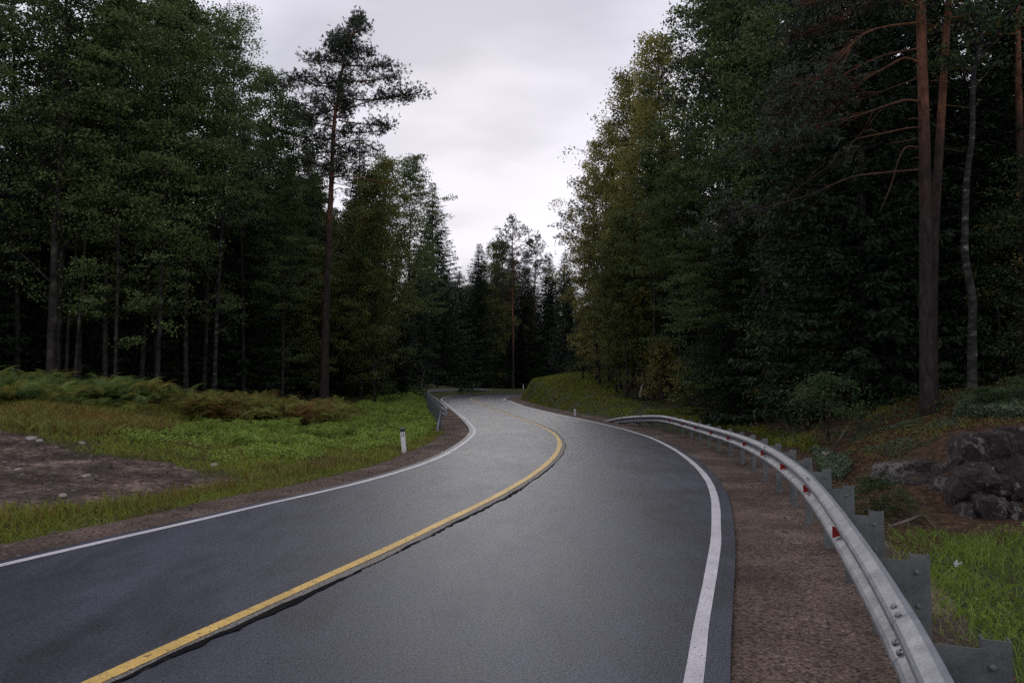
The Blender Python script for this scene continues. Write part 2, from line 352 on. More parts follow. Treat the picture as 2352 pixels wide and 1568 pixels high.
# ------------------------------------------------------------------ road lines
S = 1/1.7415
def gl(pts, z=0.0): return np.array([ground(u*S, v*S, z)[:2] for u, v in pts])
Lw = gl([(0,2261),(383,2172),(765,2086),(1148,1996),(1300,1964),(1521,1908),(1698,1853),(1797,1809),(1858,1770),(1889,1743),(1899,1722),(1886,1700),(1853,1668),(1797,1624),(1770,1603),(1765,1597),(1785,1588),(1831,1582),(1963,1575)])
Yc = gl([(369,2731),(1000,2445),(1543,2200),(1742,2102),(1952,2002),(2129,1900),(2206,1837),(2234,1798),(2239,1772),(2227,1746),(2184,1715),(2090,1676),(1991,1640),(1930,1618),(1898,1603)])
Rw = gl([(2771,2731),(2790,2600),(2823,2400),(2852,2250),(2864,2150),(2865,2060),(2856,1975),(2828,1913),(2791,1869),(2744,1829),(2674,1784),(2581,1742),(2454,1706),(2322,1676),(2184,1647),(2080,1620),(2037,1603)])
back = [np.array([-7.2, -11.0]), np.array([-5.0, -5.0])]
def with_back(P, q):   # carry a line on behind the camera, along the same heading
    d = (P[1]-P[0])/np.linalg.norm(P[1]-P[0]); 
    return np.vstack([P[0]-d*(40), P[0]-d*20, P[0]-d*8, P])
Lw = np.vstack([with_back(Lw, 0), [(1.5, 101.0), (8, 103.5), (18, 105.5), (40, 108), (75, 110)]])
Yc = np.vstack([with_back(Yc, 0), [(-4.0, 66.5), (-4.1, 74), (-3.2, 83), (-0.6, 91), (3.5, 96.0), (9, 99.3), (18, 101.8), (40, 104.5), (75, 106.5)]])
Rw = np.vstack([with_back(Rw, 0), [(-0.75, 66), (-0.6, 75), (0.6, 83), (3.2, 89.5), (9, 94.7), (18, 97.8), (40, 101), (75, 103)]])
def line(P):
    Q, q = resample(catmull(P, 8), 0.4)
    for _ in range(3): Q[1:-1] = (Q[:-2]+2*Q[1:-1]+Q[2:])/4
    return Q
Lw, Yc, Rw = line(Lw), line(Yc), line(Rw)
def offset(P, d): return P + normals2(P)*d
ledge, redge = offset(Lw, -0.19), offset(Rw, 0.20)
def strip(P, d0, d1, z0, z1=None, wob=0.0, seed=0, cols=1):
    z1 = z0 if z1 is None else z1
    n = normals2(P); s = np.arange(len(P))*0.4
    w0 = wob*vnoise(s, s*0, 0.9, seed); w1 = wob*vnoise(s, s*0, 0.9, seed+9)
    V = []
    for k in range(cols+1):
        t = k/cols; dd = (d0+w0)*(1-t)+(d1+w1)*t; zz = z0*(1-t)+z1*t
        V.append(np.column_stack([P + n*dd[:, None], np.full(len(P), zz)]))
    V = np.stack(V, 1); m = cols+1
    i = np.arange(len(P)-1)[:, None]*m; j = np.arange(cols)[None, :]
    return V.reshape(-1, 3), np.stack([i+j, i+j+1, i+m+j+1, i+m+j], -1).reshape(-1, 4)
mb = MB()
poly = np.vstack([ledge, redge[::-1]])
top = np.column_stack([poly, np.zeros(len(poly))])
mb.add(top, [list(range(len(poly)))])
n_ = len(poly); bot = top - [0, 0, 0.14]
idx = np.arange(n_); nx = (idx+1) % n_
mb.add(np.vstack([top, bot]), np.stack([idx, nx, nx+n_, idx+n_], -1))
road = mb.build('road', M['road']); tag(road, 'two-lane asphalt road winding away in an S-bend', 'road', kind='structure')
def rmark(name, P, d0, d1, z, mat, wob=0.0, seed=0):
    b = MB(); b.add(*strip(P, d0, d1, z, wob=wob, seed=seed)); return b.build(name, mat, road)
rmark('edge_line', Lw, -0.054, 0.054, 0.004, M['white_paint'], 0.012, 1)
rmark('edge_line', Rw, -0.054, 0.054, 0.004, M['white_paint'], 0.01, 2)
rmark('centre_line', Yc, -0.055, 0.055, 0.008, M['yellow_paint'], 0.016, 3)
rmark('worn_lip', Yc, 0.050, 0.155, 0.004, M['worn'], 0.05, 4)
# tar seam: finely ragged dark strip on the right of the yellow line
Yf, sf = resample(Yc, 0.05)
nf = normals2(Yf); keep = (Yf[:, 1] > 1.5) & (Yf[:, 1] < 75)
Yf, nf, sf = Yf[keep], nf[keep], sf[keep]
yy = Yf[:, 1]; near = np.clip(1.25-yy/22, .25, 1)
wid = (0.030 + 0.045*(vnoise(sf, 0*sf, 1.1, 5)) + 0.035*vnoise(sf, 0*sf, 0.22, 6) + .04*vnoise(sf, 0*sf, .07, 16))*near
wid = np.maximum(wid*.85, 0.006) + 0.055*np.exp(-((yy-5.0)/.9)**2)*(1+vnoise(sf, 0*sf, 0.2, 8)) + 0.05*np.exp(-((yy-10.6)/0.35)**2)
in_ = 0.150 + 0.03*vnoise(sf, 0*sf, 0.5, 7) + .02*vnoise(sf, 0*sf, .09, 17) - 0.05*np.exp(-((yy-4.2)/1.3)**2)
b = MB(); a0 = Yf + nf*in_[:, None]; a1 = Yf + nf*(in_+wid)[:, None]
V = np.stack([np.column_stack([a0, np.full(len(a0), .008)]), np.column_stack([a1, np.full(len(a1), .008)])], 1).reshape(-1, 3)
i = np.arange(len(a0)-1)*2; b.add(V, np.stack([i, i+1, i+3, i+2], -1)); b.build('tar_seam', M['tar'], road)
# ------------------------------------------------------------------ terrain
def dist_poly(x, y, P):
    x = np.asarray(x, float).ravel(); y = np.asarray(y, float).ravel(); P = P[::2]
    out = np.full(len(x), 1e9); a = P[:-1]; d = P[1:]-P[:-1]; dd = (d**2).sum(1)
    for s in range(0, len(x), 20000):
        px = x[s:s+20000, None]-a[None, :, 0]; py = y[s:s+20000, None]-a[None, :, 1]
        t = np.clip((px*d[:, 0]+py*d[:, 1])/dd, 0, 1)
        out[s:s+20000] = np.sqrt(((px-t*d[:, 0])**2+(py-t*d[:, 1])**2).min(1))
    return out
def in_poly(x, y, P):
    x = np.asarray(x, float).ravel(); y = np.asarray(y, float).ravel(); c = np.zeros(len(x), bool); n = len(P)
    for i in range(n):
        x0, y0 = P[i-1]; x1, y1 = P[i]
        if y0 == y1: continue
        k = ((y0 > y) != (y1 > y)) & (x < (x1-x0)*(y-y0)/(y1-y0)+x0); c ^= k
    return c
roadpoly = np.vstack([ledge[::3], redge[::-3]])
def road_dist(x, y):
    """distance outside the asphalt (0 on it) and side: -1 left, +1 right"""
    dl = dist_poly(x, y, ledge); dr = dist_poly(x, y, redge); ins = in_poly(x, y, roadpoly)
    return np.where(ins, 0, np.minimum(dl, dr)), np.where(dl < dr, -1, 1)
ctrl = []
for u, v, Y in [(0,1170,9.0),(0,1080,12),(0,990,15.5),(100,930,18.5),(-300,1000,15),(-500,900,20),(300,1150,9.8),(300,1050,14),(300,970,20),(300,930,24),
    (600,1080,13.2),(600,1020,18.5),(600,975,25),(600,938,33),(750,1000,21.5),(750,950,32),(900,1035,17),(900,980,26),(860,930,45),(940,892,57),(965,940,38),(830,945,34),
    (1300,857,62),(1370,862,60),(1205,903,62),(1240,873,62),(1255,925,45),(1400,900,45),(1450,938,36),(1320,950,36),(1400,966,31),(1480,947,31),(1270,866,66),
    (1900,1060,14),(2020,1155,10),(2100,1285,7.5),(2250,1410,6),(2352,1300,7),(2352,1235,8.3),(2352,1500,5),(1900,1100,12.5),(2500,1250,8.5),
    (1950,1010,15.5),(2000,950,17),(2100,902,18),(2250,902,16),(2352,902,13.5),(2180,990,12.5),(2352,985,11.0),(2500,985,11),(2260,1205,9.1),(2352,1215,8.7),(2160,1185,9.8),(2450,1215,8.7),(2260,978,10.9),(2352,972,10.6),(2180,1010,11.4),(2165,1090,11.0),(2100,1052,11.9),(2030,1075,12.2),(1985,1120,11.4),(2050,1058,12.8),(1930,1060,13.6)]:
    ctrl.append(at(u, v, Y))
for p in [(-25,28,1.3),(-17,40,1.0),(-13,46,.8),(-12,62,1.3),(-12,80,1.6),(-14,95,1.2),(-60,50,4),(-40,0,1.5),(-15,-10,.2),(-60,-30,2),(-4,118,.6),(2,116,.6),(10,118,.8),(0,150,3),(-40,130,5),(40,130,4),
          (26,108,0.5),(8,85,1.2),(14,75,3.0),(14,60,3.0),(14,45,1.8),(9.5,28,.1),(7.2,24,-.4),(6.2,19,-.5),(13,34,.8),(12,22,1.7),(22,20,2.6),(30,40,3),(7,0,-.3),(10,-6,.2),(30,0,2.5),(30,-30,2),
          (60,60,6),(0,300,14),(-100,300,14),(100,300,14),(-220,100,12),(220,100,12),(-220,-60,8),(220,-60,8),(0,-60,0),(-9,-2,0),(-6.5,9.8,0.0)]:
    ctrl.append(np.array(p, float))
ctrl = np.array(ctrl)
def _phi(r): return r
_A = np.linalg.norm(ctrl[:, None, :2]-ctrl[None, :, :2], axis=-1)
_n = len(ctrl); _B = np.zeros((_n+1, _n+1)); _B[:_n, :_n] = _A - np.eye(_n)*0.6; _B[:_n, _n] = 1; _B[_n, :_n] = 1
_w = np.linalg.solve(_B, np.append(ctrl[:, 2], 0))
def field(x, y):
    out = np.full(len(x), _w[-1])
    for i in range(_n): out += _w[i]*np.hypot(x-ctrl[i, 0], y-ctrl[i, 1])
    return out
LW_, RW_ = 1.0, 1.6     # gravel widths
def height(x, y):
    x = np.atleast_1d(np.asarray(x, float)); y = np.atleast_1d(np.asarray(y, float)); sh = x.shape; x = x.ravel(); y = y.ravel()
    d, sd_ = road_dist(x, y); w = np.where(sd_ < 0, LW_, RW_)
    f = field(x, y) + 0.16*vnoise(x, y, 2.6, 1)+0.10*vnoise(x, y, 1.1, 2)+0.05*vnoise(x, y, .45, 3)
    f = f + smooth(20, 60, d)*1.6*vnoise(x, y, 14, 4)
    k = smooth(0, 1, (d-w*0.85)/(np.where(sd_ < 0, 1.8, 1.5)))
    return (-0.10*(1-k) + f*k).reshape(sh)
def H(x, y): return float(height([x], [y])[0])
def hit(u, v):
    d = raydir(u, v); t = np.concatenate([np.arange(2, 30, 0.08), np.arange(30, 150, 0.3)])/d[1]
    z = height(d[0]*t, d[1]*t); k = np.nonzero(EYE+d[2]*t < z)[0]
    t = t[k[0]] if len(k) else 140/d[1]
    return np.array([d[0]*t, d[1]*t, EYE+d[2]*t])
def wpoly(pts): return np.array([hit(u, v)[:2] for u, v in pts])
BARE = wpoly([(-400,975),(-60,982),(60,1000),(170,1040),(300,1058),(380,1063),(470,1092),(530,1106),(470,1116),(380,1128),(280,1150),(140,1166),(-60,1172),(-400,1185)])
def inset(P, x, y, w):     # soft mask of a polygon
    d = dist_poly(x, y, np.repeat(np.vstack([P, P[:1]]), 2, 0)); i = in_poly(x, y, P)
    return np.clip(0.5+np.where(i, d, -d)/w, 0, 1)
# forest edge: distance along which the trees begin
FEDGE = np.array([(-70,-30),(-45,5),(-30,17),(-19,23),(-15.5,27),(-13.5,31),(-12.2,36),(-10.6,42),(-10.3,50),(-10.6,62),(-12,76),(-13,90),(-10,101),(-4,110),(4,113),(14,114),(40,117),(90,118),(90,92),(40,90),(18,86),(10.5,76),(8.6,62),(7.6,52),(7.8,44),(8.6,36),(8.6,30),(8.9,25),(9.3,21),(9.6,17.5),(9.4,15.0),(12,13.6),(20,9),(40,-5),(60,-30)], float)
def forest_mask(x, y):
    """>0 inside the forest, metres from its edge"""
    d = dist_poly(x, y, np.repeat(FEDGE, 2, 0)); i = in_poly(x, y, FEDGE); return np.where(i, -d, d)

def build_ground():
    nx_, ny_ = 440, 560
    tx = np.linspace(-1, 1, nx_); X = 260*np.sinh(5*tx)/np.sinh(5)
    ty = np.linspace(-0.72, 1, ny_); Y = 6+340*np.sinh(5*ty)/np.sinh(5)
    gx, gy = np.meshgrid(X, Y); x, y = gx.ravel(), gy.ravel(); z = height(x, y)
    b = MB(); i = np.arange(ny_-1)[:, None]*nx_; j = np.arange(nx_-1)[None, :]
    b.add(np.column_stack([x, y, z]), np.stack([i+j, i+j+1, i+nx_+j+1, i+nx_+j], -1).reshape(-1, 4))
    o = b.build('ground', M['ground'], shade=True)
    bare = inset(BARE, x, y, 1.2)
    rb = inset(wpoly([(1890,1100),(1940,1020),(2000,1000),(2060,1060),(2040,1150),(2100,1220),(2200,1240),(2060,1330),(1980,1200)]), x, y, 1.0)*0.95
    fm = np.clip(0.5+forest_mask(x, y)/4, 0, 1)
    md = np.clip(smooth(12, 5, np.hypot(x-9, y-15.5))*0.9, 0, 1)
    for n, a in (('bare', np.maximum(bare, 0)), ('forest', np.maximum(fm, np.maximum(md, rb)))):
        A_ = o.data.attributes.new(n, 'FLOAT', 'POINT'); A_.data.foreach_set('value', a.astype(np.float32))
    tag(o, 'rolling roadside ground under grass and forest', 'ground', kind='structure')
build_ground()
for P, sgn, w, nm in ((ledge, -1, LW_, 'left'), (redge, 1, RW_, 'right')):
    b = MB(); Q, _ = resample(P, 0.2); n = normals2(Q); s = np.arange(len(Q))*0.2; rows = []
    prof = [(-0.06, -0.045), (0.02, -0.028), (0.2, -0.03), (0.45, -0.035), (0.7, -0.03), (0.9, -0.045), (1.0, -0.08), (1.12, -0.17)]
    for t, z in prof:
        dd = t*w + (0.14*vnoise(s, s*0, 1.3, 11)+0.10*vnoise(s, s*0, .4, 12))*(t > .6)
        zz = z + 0.012*vnoise(s, s*0+t*9, 0.5, 13)*(t > .1) + (0.03*np.exp(-((t-.72)/.12)**2) if sgn > 0 else 0)
        rows.append(np.column_stack([Q + n*(sgn*dd)[:, None], zz]))
    V = np.stack(rows, 1); m = len(prof); i = np.arange(len(Q)-1)[:, None]*m; j = np.arange(m-1)[None, :]
    b.add(V.reshape(-1, 3), np.stack([i+j, i+j+1, i+m+j+1, i+m+j], -1).reshape(-1, 4))
    tag(b.build('gravel_shoulder', M['gravel'], shade=True), 'reddish brown gravel shoulder along the %s side of the road' % nm, 'shoulder', kind='structure')

# ------------------------------------------------------------------ guardrails
def W_prof():
    return [(a*.92, b*.86) for a, b in _W]
_W = [(0.0, 0.0), (0.022, -0.004), (0.072, -0.038), (0.083, -0.055), (0.083, -0.082), (0.070, -0.100), (0.018, -0.138), (0.008, -0.155),
            (0.018, -0.172), (0.070, -0.210), (0.083, -0.228), (0.083, -0.255), (0.072, -0.272), (0.022, -0.306), (0.0, -0.310)]
def beam_mesh(mb, P, side, out=0.0):
    """P: rail-top path (x, y, z); side +1 when the ribbed face looks left of travel"""
    n = normals2(P); n = -n*side; pr = np.array(W_prof()); m = len(pr)
    fr = np.stack([np.column_stack([P[:, :2]+n*(q[0]+out), P[:, 2]+q[1]]) for q in pr], 1)
    bk = np.stack([np.column_stack([P[:, :2]+n*(q[0]+out-0.004), P[:, 2]+q[1]]) for q in pr], 1)
    V = np.concatenate([fr, bk[:, ::-1]], 1); k = 2*m
    i = np.arange(len(P)-1)[:, None]*k; j = np.arange(k)[None, :]; j2 = (j+1) % k
    mb.add(V.reshape(-1, 3), np.stack([i+j, i+j2, i+k+j2, i+k+j], -1).reshape(-1, 4))
    for e in (0, len(P)-1): mb.add(V[e], [list(range(k))])
def bolt(mb, c, nrm, r=0.016, h=0.010):
    nrm = np.array(nrm)/np.linalg.norm(nrm); a = np.cross(nrm, [0, 0, 1.0]); a /= np.linalg.norm(a); b_ = np.cross(nrm, a); S_ = 10
    th = np.arange(S_)*2*np.pi/S_; ring = lambda rr, hh: c+nrm*hh+rr*(np.cos(th)[:, None]*a+np.sin(th)[:, None]*b_)
    V = np.vstack([ring(r, 0), ring(r*.85, h*.6), ring(r*.4, h)]); j = np.arange(S_); k = (j+1) % S_
    mb.add(V, np.vstack([np.stack([j+q, k+q, k+q+S_, j+q+S_], -1) for q in (0, S_)])); mb.add(V[2*S_:], [list(range(S_))])
def extr(mb, C_, z0, z1, R, o):
    n = len(C_); V = np.vstack([np.column_stack([C_, np.full(n, z0)]), np.column_stack([C_, np.full(n, z1)])])@R.T+o; j = np.arange(n); k = (j+1) % n
    mb.add(V, np.stack([j, k, k+n, j+n], -1)); mb.add(V, [list(range(n, 2*n))])
def guardrail(P, side, label, post_from, post_to, spacing, reflectors, first_joint=1.0):
    base = P[len(P)//2].copy(); root = empty('guardrail', (0, 0, 0)); tag(root, label, 'guardrail')
    s = np.concatenate([[0], np.cumsum(np.linalg.norm(np.diff(P[:, :2], axis=0), axis=1))])
    at_s = lambda q: np.array([np.interp(q, s, P[:, k]) for k in range(3)])
    nn = normals2(P); n_s = lambda q: -side*np.array([np.interp(q, s, nn[:, 0]), np.interp(q, s, nn[:, 1])])
    cuts = [0] + list(np.arange(first_joint, s[-1]-1.0, 4.0)) + [s[-1]]
    for k in range(len(cuts)-1):
        q = np.arange(cuts[k], cuts[k+1]+(0.16 if k < len(cuts)-2 else 0)+0.01, 0.16); q = np.minimum(q, s[-1])
        Q = np.array([at_s(x) for x in q]); mb = MB(); 
        # keep each section on the path's normals, standing a few mm proud of the next one
        beam_mesh(mb, Q, side, 0.003*((k+1) % 2))
        bm_ = mb.build('beam', M['galv'], root)
        if 0 < k:
            q0 = cuts[k]+0.08; nr = n_s(q0)
            for dq in (-0.055, 0.055):
                for (no, zo, tz) in ((.050, -.022, .85), (.050, -.101, -.7), (.050, -.165, .75), (.050, -.244, -.85)):
                    p = at_s(q0+dq); c = np.array([p[0]+nr[0]*no, p[1]+nr[1]*no, p[2]+zo]); d3 = np.array([nr[0], nr[1], tz])
                    bb = MB(); bolt(bb, c+d3/np.linalg.norm(d3)*0.004, d3); bb.build('bolt', M['galv'], bm_)
    q = post_from
    while q < post_to:
        p = at_s(q); nr = n_s(q); tg = np.array([nr[1], -nr[0]]); gz = H(*(p[:2]-nr*0.27)); topz = p[2]-0.012
        R = np.array([[-nr[0], tg[0], 0], [-nr[1], tg[1], 0], [0, 0, 1.0]]); o = np.array([p[0], p[1], 0])
        lo = min(gz-0.25, topz-0.3); pb = MB()
        C_ = np.array([[.168,-.003],[.254,-.003],[.254,.05],[.249,.05],[.249,.003],[.173,.003],[.173,.05],[.168,.05]])
        extr(pb, C_, lo, topz+.02, R, o)
        po = pb.build('post', M['galv_dark'], root)
        sb = MB(); extr(sb, np.array([[0,-.012],[.138,-.012],[.154,-.0095],[.163,-.004],[.218,-.0035],[.218,-.0085],[.166,-.0092],[.158,-.0145],[.138,-.017],[-.004,-.017],[-.004,.035],[0,.035]]), topz-.30, topz-.01, R, o)
        sb.build('spacer', M['galv_dark'], po)
        for zz in (.07, .24):
            bb = MB(); bolt(bb, R@np.array([.192, -.0085, topz-zz])+o, -R[:, 1], .014, .014); bb.build('bolt', M['galv_dark'], po)
        q += spacing
    for q in reflectors:
        p = at_s(q); nr = n_s(q); tg = np.array([nr[1], -nr[0]]); rb = MB()
        R = np.array([[nr[0], tg[0], 0], [nr[1], tg[1], 0], [0, 0, 1.0]]); o = np.array([p[0], p[1], p[2]-.133])
        pr = np.array([(.012, .012), (.084, .042), (.084, -.042), (.012, -.012)])
        V = np.vstack([np.column_stack([pr[:, 0], np.full(4, t), pr[:, 1]]) for t in (-.004, .004)]) @ R.T + o
        rb.add(V, [[0,1,2,3],[7,6,5,4],[0,4,5,1],[1,5,6,2],[2,6,7,3],[3,7,4,0]]); rb.build('reflector', M['red'], root)
    return root
# right rail: its top edge, near to far
rt = []
for u, v, z in [(3816,2731,.80),(3722,2552,.80),(3620,2379,.80),(3502,2214,.80),(3377,2046,.80),(3290,1940,.80),(3224,1877,.79),(3157,1830,.77),(3094,1792,.74),(3000,1750,.70),(2908,1722,.63),(2768,1686,.57),(2702,1670,.55),(2646,1660,.53)]:
    rt.append(ground(u*S, v*S, z))
d0 = rt[1]-rt[0]; d0 /= np.linalg.norm(d0)
rt = [rt[0]-d0*4.5, rt[0]-d0*2] + rt + [rt[-1]+np.array([-.28, 1.9, -.10]), rt[-1]+np.array([-.75, 4.4, -.30]), rt[-1]+np.array([-1.2, 6.6, -.60])]
RP = catmull(np.array(rt), 10); RP, rs = resample(RP, 0.12)
for _ in range(40): RP[1:-1] = (RP[:-2]+2*RP[1:-1]+RP[2:])/4
_s = np.concatenate([[0], np.cumsum(np.linalg.norm(np.diff(RP[:, :2], axis=0), axis=1))])
def s_at_Y(Pth, Y):
    s = np.concatenate([[0], np.cumsum(np.linalg.norm(np.diff(Pth[:, :2], axis=0), axis=1))]); return s[np.argmin(abs(Pth[:, 1]-Y))]
sp0 = s_at_Y(RP, 2.38)+.12
guardrail(RP, 1, 'long W-beam steel guardrail with red reflectors on the outside of the near bend', sp0-2.5, _s[-1]-3.2, 1.25,
          [s_at_Y(RP, 4.75)+2.05*k for k in range(10)], first_joint=s_at_Y(RP, 2.75)-4)
# left rail: far to near is drawn the other way round; travel from the near end
lp = []
for u, v, z in [(1781,1626,.80),(1742,1592,.80),(1709,1568,.80)]: lp.append(ground(u*S, v*S, z))
lp = np.array([(-2.50,24.5,.80)] + [tuple(x) for x in lp] + [(-8.6,70,.8),(-9.2,78,.8),(-8.6,86,.8),(-6.9,93,.8),(-5.2,97.5,.8),(-3.4,101.0,.62),(-1.6,103.0,.2)], float)
LP_ = catmull(lp, 10); LP_, _q = resample(LP_, 0.3)
Ls = np.concatenate([[0], np.cumsum(np.linalg.norm(np.diff(LP_[:, :2], axis=0), axis=1))])
guardrail(LP_, -1, 'far steel guardrail seen from behind where the road turns right', 1.5, Ls[-1]-1.5, 1.5, [])

mb = MB(); Pe = catmull(np.array([(-2.66,24.3,-.15),(-2.60,24.36,.25),(-2.52,24.42,.60),(-2.50,24.46,.82)]), 5); tube(mb, Pe, .055, 8)
_g = [o for o in bpy.data.objects if o.name.startswith('guardrail')][-1]; mb.build('end_plate', M['galv'], _g, True)

# ------------------------------------------------------------------ delineator posts
def delineator(u, v, Y, h, label, lean=(0, 0), near=False):
    p = at(u, v, Y); z = H(p[0], p[1]); r = empty('delineator_post', (p[0], p[1], z)); r.rotation_euler = (lean[0], lean[1], 0.1)
    tag(r, label, 'marker post', 'white marker posts along the verges')
    def prism(mb, z0, z1, slant=0.0, e=0.0, w=0.06, d=0.045):
        o8 = [(-w-e,-d*.4-e),(-w*.6,-d-e),(w*.6,-d-e),(w+e,-d*.4-e),(w+e,d*.4+e),(w*.6,d+e),(-w*.6,d+e),(-w-e,d*.4+e)]
        V = np.array([(x, y, z0) for x, y in o8]+[(x, y, z1+slant*(y+d)) for x, y in o8]); j = np.arange(8); k = (j+1) % 8
        mb.add(V, np.stack([j, k, k+8, j+8], -1)); mb.add(V[8:], [list(range(8))])
    b = MB(); prism(b, -0.2, h-0.075); b.build('post_body', M['white_plastic'], r)
    b = MB(); prism(b, h-0.075, h, 0.35, 0.002); bb = b.build('black_band', M['black_plastic'], r)
    if near:
        b = MB()
        for sx in (-.022, .022): box(b, (sx-.008, -.049, h-.19), (sx+.008, -.044, h-.09))
        b.build('reflector', M['galv_dark'], r)
delineator(929, 1033, 17.1, 0.64, 'white marker post with black band standing in the near left verge', (0, -0.09), True)
delineator(1321, 950, 35.5, 0.50, 'white marker post at the foot of the grassy mound on the right', (0, -0.03))
delineator(1202, 902, 106, 0.85, 'tiny white marker post beyond the far bend, before the wood')

# ------------------------------------------------------------------ scatter helpers (vegetation meshes)
rng = np.random.RandomState(11)
def unit(v): return v/np.maximum(np.linalg.norm(v, axis=-1, keepdims=True), 1e-9)
def leaf_quads(mb, C_, size, aspect=0.6, up=0.6, tone=None, rs=rng, m=0, axis=None):
    n = len(C_); size = np.broadcast_to(size, (n,))
    nr = unit(rs.normal(size=(n, 3)) + np.array([0, 0, up])); a = rs.normal(size=(n, 3)) if axis is None else axis+rs.normal(size=(n, 3))*.4
    a = unit(a - nr*(a*nr).sum(1, keepdims=True)); b_ = np.cross(nr, a); s = size[:, None]
    bend = nr*s*0.18
    V = np.stack([C_-a*s*.5, C_+b_*s*aspect*.5+a*s*.05+bend, C_+a*s*.5, C_-b_*s*aspect*.5+a*s*.05+bend], 1).reshape(-1, 3)
    i = np.arange(n)[:, None]*4; mb.add(V, i+np.arange(4), rs.rand(n) if tone is None else np.clip(tone, 0, 1), m)
def blades(mb, P, h, w, rs, tone=None, lean=0.35):
    n = len(P); az = rs.rand(n)*2*np.pi; t = np.column_stack([np.cos(az), np.sin(az), np.zeros(n)])
    d = np.column_stack([rs.normal(size=(n, 2))*lean, np.ones(n)]); d = unit(d); h = np.broadcast_to(h, (n,))[:, None]; w = np.broadcast_to(w, (n,))[:, None]
    mid = P + d*h*.55; tip = P + d*h*.9 + np.column_stack([d[:, :2]*1.2, np.zeros(n)])*h
    V = np.stack([P-t*w*.5, P+t*w*.5, mid+t*w*.38, tip, mid-t*w*.38], 1).reshape(-1, 3)
    i = np.arange(n)[:, None]*5; mb.add(V, i+np.arange(5), rs.rand(n) if tone is None else np.clip(tone, 0, 1))

# ---- trees ------------------------------------------------------------------
def path_at(P, t):
    s = np.linspace(0, 1, len(P)); return np.array([np.interp(t, s, P[:, k]) for k in range(3)])
def trunk_path(H_, rs, wob=0.25, lean=(0, 0), n=14):
    z = np.linspace(0, 1, n); w = np.cumsum(rs.normal(size=(n, 2))*wob/n*2.0, 0)
    return np.column_stack([lean[0]*z+w[:, 0]*z, lean[1]*z+w[:, 1]*z, z*H_])
def tube_rad(H_, r0, n): 
    z = np.linspace(0, 1, n); return r0*(1-z)**0.8*0.94+0.012+0.35*r0*np.exp(-z*30)
def decid(seed, H_=20, R=2.8, cb=8, r0=0.14, nl=46, leaf=0.11, lpc=46, rise=0.75, kind='aspen', path=None, bare=0.15, low=6, droop=0.0, clus=5):
    rs = np.random.RandomState(seed); P = trunk_path(H_, rs, 0.5) if path is None else path; H_ = P[-1, 2]
    tb, lb = MB(), MB(); tube(tb, P, tube_rad(H_, r0, len(P)), 8)
    cen = []
    zs = np.concatenate([cb+(H_*0.97-cb)*(np.arange(nl)+rs.rand(nl))/nl, cb*(0.35+0.65*rs.rand(low))])
    for i, z in enumerate(zs):
        t = np.clip((z-cb)/(H_-cb), 0, 1); o = path_at(P, z/H_); az = i*2.4+rs.rand()*.9
        Lg = R*(0.35+0.75*np.sin(np.pi*min(1, 0.18+0.72*t+0.05)))*(1-0.55*t**2)*rs.uniform(.6, 1.08)
        if i >= nl: Lg = R*rs.uniform(.35, .8)
        e = rise*rs.uniform(.5, 1.4); d = np.array([np.cos(az), np.sin(az), e]); d /= np.linalg.norm(d)
        q = np.linspace(0, 1, 6)[:, None]; B = o + d*Lg*q + np.array([0, 0, 1])*(0.15-droop)*Lg*q**2 + np.cumsum(rs.normal(size=(6, 3))*.03*Lg, 0)*q
        tube(tb, B, np.linspace(max(.012, r0*.32*(1-.6*t)), .005, 6), 4)
        ncl = clus if i < nl else 3
        for k in range(ncl):
            s = rs.uniform(.3, 1.05); c = path_at(B, min(s, 1))+np.clip(rs.normal(size=3), -1.6, 1.6)*Lg*.15*np.array([1, 1, .6]); cen.append((c, rs.rand()))
            tw = np.array([path_at(B, min(s, 1)*.8), (path_at(B, min(s, 1)*.85)+c)/2+[0, 0, .05], c]); tube(tb, tw, [.008, .006, .003], 3, cap=False)
    for c, tn in cen:
        n = int(lpc*rs.uniform(.5, 1.5)); sg = rs.uniform(.15, .38)
        Q = c + np.clip(rs.normal(size=(n, 3)), -1.7, 1.7)*np.array([sg, sg, sg*.42])
        if droop > 0: Q[:, 2] -= abs(rs.normal(size=n))*droop*.9
        leaf_quads(lb, Q, leaf*rs.uniform(.7, 1.25, n), .72, .5, tn*.7+rs.rand(n)*.3, rs)
    return tb, lb
